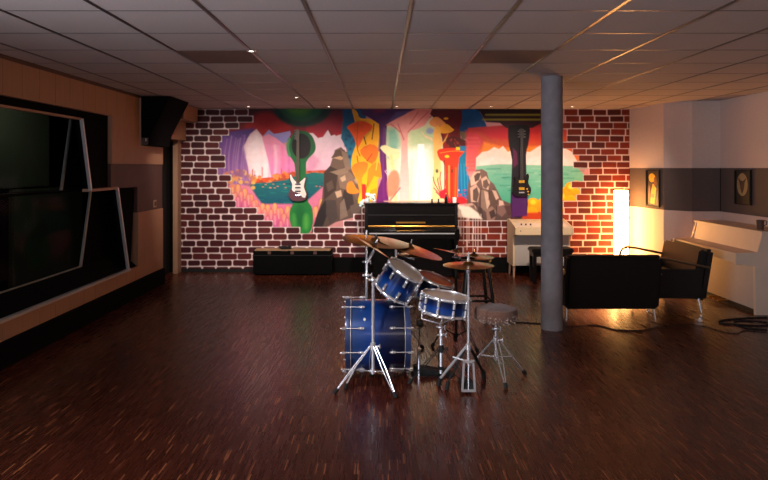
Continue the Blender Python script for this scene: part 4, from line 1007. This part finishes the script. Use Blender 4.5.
def cymbal(t, c, n, r, name='cymbal', felt=True):
    n = Vector(n).normalized(); c = Vector(c)
    pr = [(0.006, 0.030), (0.02, 0.030), (0.032, 0.024), (0.042, 0.014), (0.05, 0.0105)]+[(0.05+(r-0.05)*j/12, 0.0105*(1-(j/12)**1.5)+(0.0007 if j % 2 else 0)) for j in range(1, 13)]
    pr += [(r, -0.0015), (r*0.6, 0.004), (0.05, 0.0085), (0.03, 0.022), (0.006, 0.028)]
    cy = obj(name, MB().lathe(pr, c-n*0.02, n, 56), M_bronze, t)
    if felt:
        q = MB(); q.lathe([(0.0001, 0.008), (0.014, 0.008), (0.014, 0.02), (0.008, 0.026), (0.0001, 0.026)], c, n, 14); obj('felt', q, M_rubber, t)
        u, w, _ = q.ring_frame(n); q = MB(); q.tube([c+n*0.034-u*0.018, c+n*0.034+u*0.018], 0.005, 6); q.tube([c+n*0.02, c+n*0.055], 0.004, 6); obj('wing_nut', q, M_chrome, t)
    return cy
def clamp(t, p, name='clamp'):
    p = Vector(p); q = MB(); q.sphere(p, 0.019, 8); q.tube([p-Vector((0.035, 0, 0)), p+Vector((0.035, 0, 0))], 0.008, 8); q.tube([p+Vector((0.035, 0, -0.018)), p+Vector((0.035, 0, 0.018))], 0.005, 6)
    return obj(name, q, M_chrome, t)
def W3(px, py, Y): return P(px, py, Y)

# bass drum -----------------------------------------------------------------
BR = 0.275; BY = 4.90; bl = P(345, 0, BY-0.15).x; br_ = P(409, 0, BY-0.15).x
bc = Vector(((bl+br_)/2, BY, 0.305))
t = thing('bass_drum', 'large blue bass drum standing on the floor in the kit', 'drum', (bc.x, BY, 0))
M_woodhoop = mat('blue_grey_hoop', (44, 62, 104), 0.3, metal=0.3, coat=0.5, noise=0.1)
ax = Vector((1, 0.03, 0)).normalized(); h = br_-bl-0.04
sh = obj('shell', MB().lathe([(BR, -h/2+i*h/24) for i in range(25)], bc, ax, 72), M_blue, t); along_attr(sh, bc, ax, h)
M_bhead = mat('black_resonant_head', (20, 20, 24), 0.3, noise=0.1)
for s in (1, -1):
    e = bc+ax*(s*h/2)
    obj('hoop', MB().lathe([(BR-0.002, -0.02), (BR+0.012, -0.02), (BR+0.014, 0.0), (BR+0.012, 0.022), (BR-0.002, 0.022)], e, ax, 72), M_woodhoop, t)
    obj('drum_head', MB().lathe([(0.0001, s*0.006), (BR*0.95, s*0.004), (BR, 0.0)], e, ax, 72), M_drumhead if s > 0 else M_bhead, t)
    obj('hoop_inlay', MB().lathe([(BR+0.0142, -0.003), (BR+0.0155, -0.002), (BR+0.0155, 0.002), (BR+0.0142, 0.003)], e-ax*s*0.022, ax, 72), M_chrome, t)
for k in range(10):
    a = 2*PI*(k+0.35)/10; d = Vector((0, math.cos(a), math.sin(a)))
    for s in (1, -1):
        p = bc+ax*(s*h*0.26)+d*(BR+0.016)
        q = MB(); q.tube([p-ax*0.022, p+ax*0.022], 0.010, 8); q.tube([p-d*0.018, p], 0.008, 6); q.sphere(p, 0.013, 6); obj('lug', q, M_chrome, t)
        e = bc+ax*(s*(h/2+0.03))+d*(BR+0.018)
        q = MB(); q.tube([p, e], 0.004, 6); q.box(e-ax*s*0.008, (0.03, 0.014, 0.014)); q.tube([e, e+ax*s*0.02], 0.006, 6); obj('claw', q, M_chrome, t)
for s in (1, -1):
    p = bc+Vector((-h*0.30, s*BR*0.86, -BR*0.5)); obj('spur', MB().tube([p, (p.x-0.09, bc.y+s*(BR+0.10), 0.03)], 0.008, 8), M_chrome, t)
    obj('spur_foot', MB().tube([(p.x-0.085, bc.y+s*(BR+0.097), 0.04), (p.x-0.095, bc.y+s*(BR+0.104), 0.0)], 0.013, 8), M_rubber, t)
tp = Vector((bc.x+0.10, BY, 0.58)); T1c = W3(399, 281, 4.80)
q = MB(); q.tube([tp-Vector((0, 0, 0.02)), tp+Vector((0, 0, 0.10))], 0.014, 10); q.tube([tp+Vector((0, 0, 0.09)), T1c+Vector((0.0, 0.17, -0.04))], 0.010, 8); q.box(tp, (0.05, 0.05, 0.02)); obj('tom_holder', q, M_chrome, t)
obj('badge', MB().lathe([(0.0001, 0.001), (0.018, 0.0)], bc+Vector((-0.10, -BR*0.80, BR*0.61)), (0, -0.8, 0.6), 20), M_alu, t)
# bass drum pedal
px_ = br_+0.01
t = thing('bass_drum_pedal', 'black bass drum pedal on the floor behind the bass drum', 'drum pedal', (px_+0.15, BY-0.05, 0))
q = MB(); q.prism([(px_+0.03, 0.012), (px_+0.34, 0.006), (px_+0.34, 0.016), (px_+0.05, 0.07), (px_+0.03, 0.07)], 0.085, Matrix(((1, 0, 0, 0), (0, 0, 1, BY-0.10), (0, 1, 0, 0), (0, 0, 0, 1)))); obj('footboard', q, M_rubber, t, bevel=0.003)
obj('base_plate', MB().bb(px_+0.01, px_+0.36, BY-0.11, BY+0.0, 0.0, 0.006), M_black, t, smooth=0)
for s in (-0.115, 0.01): obj('post', MB().tube([(px_+0.07, BY+s, 0.0), (px_+0.07, BY+s, 0.22)], 0.009, 8), M_chrome, t)
obj('axle', MB().tube([(px_+0.07, BY-0.13, 0.215), (px_+0.07, BY+0.03, 0.215)], 0.008, 8), M_chrome, t)
obj('beater', MB().tube([(px_+0.07, BY-0.05, 0.215), (px_+0.085, BY-0.05, 0.40)], 0.005, 6).sphere((px_+0.083, BY-0.05, 0.40), 0.03, 8), M_rubber, t)
# rack tom 1 ----------------------------------------------------------------
t = thing('rack_tom', 'blue tom drum tilted above the bass drum, nearest of the two toms', 'drum', (T1c.x, T1c.y, T1c.z-0.2), 'toms of the drum kit')
tax = Vector((0.50, -0.17, 0.85)).normalized()
drum(t, T1c, tax, 0.147, 0.205, 8, M_drumhead, a0=0.5)
# rack tom 2
T2c = W3(432.5, 288.5, 5.25)
t = thing('rack_tom', 'blue tom drum with head tinted as warmly lit behind the snare', 'drum', (T2c.x, T2c.y, T2c.z-0.2), 'toms of the drum kit')
t['label'] = 'blue tom drum with head tinted as warmly lit, behind the snare'
drum(t, T2c, Vector((0.34, -0.12, 0.93)), 0.150, 0.17, 6, M_lithead, a0=0.1)
q = MB(); q.tube([T2c+Vector((-0.12, 0.12, 0.0)), T2c+Vector((-0.20, 0.06, -0.10)), (bc.x+0.12, 5.0, 0.585)], 0.010, 8); obj('mount_arm', q, M_chrome, t)
# snare -----------------------------------------------------------------------
Sc = W3(445, 304, 4.72)
t = thing('snare_drum', 'blue snare drum with chrome lugs on a stand beside hi-hat', 'drum', (Sc.x, Sc.y, Sc.z-0.1))
sax = Vector((0.13, 0.0, 0.99)).normalized()
drum(t, Sc, sax, 0.178, 0.125, 10, M_drumhead, a0=0.25)
t = thing('snare_stand', 'chrome stand carrying the blue snare drum', 'drum stand', (Sc.x-0.02, Sc.y, 0))
sx, sy = P(440.5, 0, Sc.y).x, Sc.y
zb = Sc.z-0.105
obj('basket', (lambda q: [q.tube([(sx, sy, zb-0.05), (sx+0.17*math.cos(a), sy+0.17*math.sin(a), zb-0.02+0.02*math.cos(a)), (sx+0.195*math.cos(a)+0.02, sy+0.195*math.sin(a), zb+0.05+0.025*math.cos(a))], 0.006, 6) for a in (0.4, 2.5, 4.6)] and q)(MB()), M_chrome, t)
clamp(t, (sx, sy, zb-0.075)); clamp(t, (sx+0.01, sy, zb-0.135))
obj('upper_tube', MB().tube([(sx, sy, zb-0.05), (sx, sy, 0.36)], 0.011, 10), M_chrome, t)
obj('lower_tube', MB().tube([(sx+0.004, sy, 0.40), (sx+0.004, sy, 0.05)], 0.014, 10), M_chrome, t)
tripod(t, (sx+0.004, sy, 0.24), 0, [(sx-0.24, sy-0.10, 0), (sx+0.20, sy-0.16, 0), (sx+0.02, sy+0.25, 0)], m=M_rubber, low=0.09)
# hi-hat -----------------------------------------------------------------------
hx, hy = P(468.5, 0, 4.42).x, 4.42; hz = EYE-(265.5-CY)/F*hy
t = thing('hi_hat_stand', 'chrome hi-hat stand with bronze cymbals nearest to the viewer', 'cymbal stand', (hx, hy, 0))
cymbal(t, (hx, hy, hz+0.021), (0.0, 0.0, 1), 0.185, 'top_cymbal', False)
cymbal(t, (hx, hy, hz-0.021), (0.0, 0.0, -1), 0.185, 'bottom_cymbal', False)
obj('rod', MB().tube([(hx, hy, hz-0.05), (hx, hy, hz+0.10)], 0.0035, 8), M_chrome, t)
q = MB(); q.lathe([(0.0001, 0), (0.012, 0), (0.014, 0.012), (0.009, 0.02), (0.011, 0.045), (0.0001, 0.047)], (hx, hy, hz+0.028), (0, 0, 1), 14); obj('clutch', q, M_chrome, t)
obj('cup', MB().lathe([(0.006, -0.06), (0.018, -0.045), (0.02, -0.03), (0.006, -0.028)], (hx, hy, hz), (0, 0, 1), 14), M_chrome, t)
obj('pole', MB().tube([(hx, hy, 0.22), (hx, hy, 0.56), (hx, hy, hz-0.05)], [0.012, 0.010, 0.007], 12), M_chrome, t)
obj('rod_lower', MB().tube([(hx, hy, 0.22), (hx, hy, 0.03)], 0.005, 8), M_chrome, t)
q = MB()
zt_, zb_ = 0.235, 0.03
for s in (-1, 1): q.add([(hx+s*0.028, hy-0.012, zt_), (hx+s*0.040, hy-0.012, zt_), (hx+s*0.052, hy-0.012, zb_), (hx+s*0.038, hy-0.012, zb_), (hx+s*0.028, hy+0.012, zt_), (hx+s*0.040, hy+0.012, zt_), (hx+s*0.052, hy+0.012, zb_), (hx+s*0.038, hy+0.012, zb_)], [(0,1,2,3),(7,6,5,4),(0,4,5,1),(1,5,6,2),(2,6,7,3),(3,7,4,0)])
q.bb(hx-0.04, hx+0.04, hy-0.012, hy+0.012, zt_-0.006, zt_+0.012); q.bb(hx-0.052, hx+0.052, hy-0.012, hy+0.012, zb_-0.012, zb_+0.004)
obj('yoke', q, M_alu, t, smooth=0)
obj('footboard', MB().prism([(hy, 0.03), (hy+0.30, 0.012), (hy+0.30, 0.02), (hy+0.01, 0.085)], 0.085, Matrix(((0, 0, 1, hx-0.042), (1, 0, 0, 0), (0, 1, 0, 0), (0, 0, 0, 1)))), M_rubber, t)
f1 = P(440, 0, 4.55); lz = EYE-(347-CY)/F*hy
lg = obj('leg', MB().tube([(hx-0.015, hy+0.01, lz), (f1.x, 4.58, 0.05)], 0.011, 8), M_alu, t); obj('rubber_foot', MB().tube([(f1.x+0.008, 4.575, 0.065), (f1.x-0.01, 4.585, 0.004)], 0.018, 10), M_rubber, lg)
lg = obj('leg', MB().tube([(hx+0.01, hy+0.02, lz), (hx+0.16, hy+0.30, 0.05)], 0.010, 8), M_rubber, t); obj('rubber_foot', MB().tube([(hx+0.155, hy+0.29, 0.065), (hx+0.165, hy+0.31, 0.004)], 0.018, 10), M_rubber, lg)
lg = obj('leg', MB().tube([(hx-0.01, hy+0.01, lz), (f1.x+0.05, 4.50, 0.05)], 0.007, 8), M_rubber, t); obj('rubber_foot', MB().tube([(f1.x+0.055, 4.50, 0.06), (f1.x+0.045, 4.50, 0.004)], 0.017, 10), M_rubber, lg)
obj('brace', MB().tube([(P(453, 0, 4.48).x, 4.49, EYE-(357-CY)/F*4.49), (hx-0.01, hy, EYE-(361-CY)/F*hy)], 0.007, 8), M_alu, t)
obj('collar', MB().lathe([(0.013, -0.025), (0.021, -0.02), (0.021, 0.02), (0.013, 0.025)], (hx, hy, lz), (0, 0, 1), 14), M_chrome, t)
# front crash stand ---------------------------------------------------------
ax_, ay = P(373, 0, 4.50).x, 4.50
t = thing('cymbal_stand', 'chrome tripod cymbal stand in front of the bass drum', 'cymbal stand', (ax_, ay, 0), 'cymbal stands of the kit')
obj('pole', MB().tube([(ax_, ay, EYE-(374-CY)/F*ay), (ax_, ay, 0.60), (ax_, ay, EYE-(277-CY)/F*ay)], [0.0135, 0.012, 0.010], 12), M_chrome, t)
hub = (ax_, ay, EYE-(346-CY)/F*ay)
def fy(px, py): q = fl(px, py); return (q[0], q[1], 0)
tripod(t, hub, 0, [fy(335.5, 394), fy(395, 398), (ax_-0.02, ay+0.27, 0)], low=EYE-(371-CY)/F*ay)
cz = EYE-(280-CY)/F*ay; clamp(t, (ax_, ay, cz)); clamp(t, (ax_-0.045, ay, cz+0.035))
Bc = W3(374, 245.5, 4.56)
obj('boom', MB().tube([(ax_-0.045, ay, cz+0.01), (ax_-0.045, ay+0.02, cz+0.12), Bc+Vector((0.0, 0, -0.05)), Bc+Vector((0, 0, 0.01))], 0.006, 8), M_chrome, t)
cymbal(t, Bc, (0.53, 0.11, 0.84), 0.175)
# crash with pole behind
ax_, ay = P(366.5, 0, 5.25).x, 5.25
t = thing('cymbal_stand', 'chrome cymbal stand at the left carrying wide crash cymbal', 'cymbal stand', (ax_, ay, 0), 'cymbal stands of the kit')
obj('pole', MB().tube([(ax_, ay, 0.05), (ax_, ay, 0.7), (ax_, ay, EYE-(230-CY)/F*ay)], [0.013, 0.012, 0.007], 12), M_chrome, t)
tripod(t, (ax_, ay, 0.36), 0, [(ax_-0.18, ay+0.16, 0), (ax_+0.24, ay+0.06, 0), (ax_+0.02, ay+0.30, 0)], low=0.10)
Ac = W3(376, 239, 5.0); clamp(t, (ax_, ay, EYE-(262-CY)/F*ay))
obj('boom', MB().tube([(ax_, ay, EYE-(262-CY)/F*ay), Ac+Vector((0.0, 0.02, -0.06)), Ac], 0.007, 8), M_chrome, t)
cymbal(t, Ac, (0.12, -0.05, 0.98), 0.28)
# ride
Cc = W3(410, 246, 5.05); ax_, ay = P(396, 0, 5.42).x, 5.42
t = thing('cymbal_stand', 'chrome boom stand with the large tilted ride cymbal over toms', 'cymbal stand', (ax_, ay, 0), 'cymbal stands of the kit')
obj('pole', MB().tube([(ax_, ay, 0.05), (ax_, ay, 0.7), (ax_, ay, 0.93)], [0.013, 0.012, 0.010], 12), M_chrome, t)
tripod(t, (ax_, ay, 0.36), 0, [(ax_-0.22, ay+0.12, 0), (ax_+0.24, ay+0.10, 0), (ax_+0.02, ay-0.18, 0)], low=0.10)
clamp(t, (ax_, ay, 0.93))
obj('boom', MB().tube([(ax_, ay, 0.93), Cc+Vector((-0.01, 0.03, -0.05)), Cc], 0.007, 8), M_chrome, t)
cymbal(t, Cc, (0.30, -0.03, 0.95), 0.285)
# splash below
Dc = W3(414, 252.5, 5.22); ax_, ay = P(413, 0, 5.22).x, 5.22
cyl = cymbal(t, Dc, (0.02, -0.02, 1), 0.135, 'splash_cymbal')
obj('splash_arm', MB().tube([Dc+Vector((0, 0, 0.01)), Dc+Vector((0, 0, -0.06)), (P(396, 0, 5.42).x, 5.42, 0.88)], 0.007, 8), M_chrome, t)
# two cymbals behind the hi-hat
Ec = W3(456, 251, 5.55); ax_, ay = Ec.x+0.01, 5.62
t = thing('cymbal_stand', 'dark cymbal stand with two bronze cymbals behind the hi-hat', 'cymbal stand', (ax_, ay, 0), 'cymbal stands of the kit')
obj('pole', MB().tube([(ax_, ay, 0.04), (ax_, ay, 0.82)], 0.011, 10), M_rubber, t)
tripod(t, (ax_, ay, 0.34), 0, [(ax_-0.22, ay-0.05, 0), (ax_+0.16, ay-0.2, 0), (ax_+0.02, ay+0.26, 0)], m=M_rubber, low=0.10)
clamp(t, (ax_, ay, 0.82))
obj('boom', MB().tube([(ax_, ay, 0.82), Ec+Vector((-0.01, 0, -0.04)), Ec], 0.006, 8), M_chrome, t)
cymbal(t, Ec, (0.22, 0.10, 0.97), 0.205)
Fc = W3(474, 254.5, 5.75)
obj('boom', MB().tube([(ax_, ay, 0.80), Fc+Vector((0, 0, -0.04)), Fc+Vector((0, 0, 0.05))], 0.006, 8), M_chrome, t)
cymbal(t, Fc, (0.03, 0.0, 1), 0.19, felt=True)
# throne --------------------------------------------------------------------
tx, ty = P(496, 0, 4.75).x, 4.75
t = thing('drum_throne', 'round brown drum throne with worn fabric seat and chrome tripod', 'stool', (tx, ty, 0))
obj('seat', MB().lathe([(0.0001, 0.455), (0.14, 0.455), (0.158, 0.465), (0.165, 0.49), (0.165, 0.525), (0.155, 0.548), (0.12, 0.56), (0.0001, 0.563)], (tx, ty, 0), (0, 0, 1), 48), M_seatfab, t)
q = MB(); rnd = random.Random(3)
for k in range(150):
    a = rnd.random()*2*PI; z = 0.462+rnd.random()*0.05; q.tube([(tx+0.163*math.cos(a), ty+0.163*math.sin(a), z), (tx+0.170*math.cos(a+.02), ty+0.170*math.sin(a+.02), z-0.008)], 0.0022, 4)
o = obj('tufts', q, M_drumhead, t, label='pale worn tufts on the side of the seat'); o['kind'] = 'stuff'
obj('plate', MB().lathe([(0.0001, 0.44), (0.05, 0.44), (0.07, 0.455), (0.0001, 0.456)], (tx, ty, 0), (0, 0, 1), 20), M_black, t)
obj('pole', MB().tube([(tx, ty, 0.445), (tx, ty, 0.30), (tx, ty, 0.14)], [0.010, 0.013, 0.013], 12), M_chrome, t)
clamp(t, (tx, ty, 0.385)); 
tripod(t, (tx, ty, 0.30), 0, [(tx+0.24, ty+0.08, 0), (tx+0.03, ty-0.22, 0), (tx-0.20, ty+0.16, 0)], low=0.165)
# black stool behind ----------------------------------------------------------
sx, sy = P(477, 0, 6.7).x, 6.75
t = thing('bar_stool', 'black wooden stool standing behind the drum throne', 'stool', (sx, sy, 0))
obj('seat', MB().lathe([(0.0001, 0.60), (0.15, 0.60), (0.165, 0.61), (0.165, 0.63), (0.15, 0.64), (0.0001, 0.64)], (sx, sy, 0), (0, 0, 1), 36), M_plinthwood, t)
ft = [(-0.17, -0.15), (0.19, -0.12), (0.15, 0.17), (-0.14, 0.16)]
for a, b in ft: obj('leg', MB().tube([(sx+a*0.62, sy+b*0.62, 0.605), (sx+a, sy+b, 0.0)], 0.020, 10), M_plinthwood, t)
for z in (0.19,):
    k = 1-z/0.6*0.38
    for i in range(4):
        a, b = ft[i], ft[(i+1) % 4]; obj('stretcher', MB().tube([(sx+a[0]*k, sy+a[1]*k, z), (sx+b[0]*k, sy+b[1]*k, z)], 0.012, 8), M_plinthwood, t)
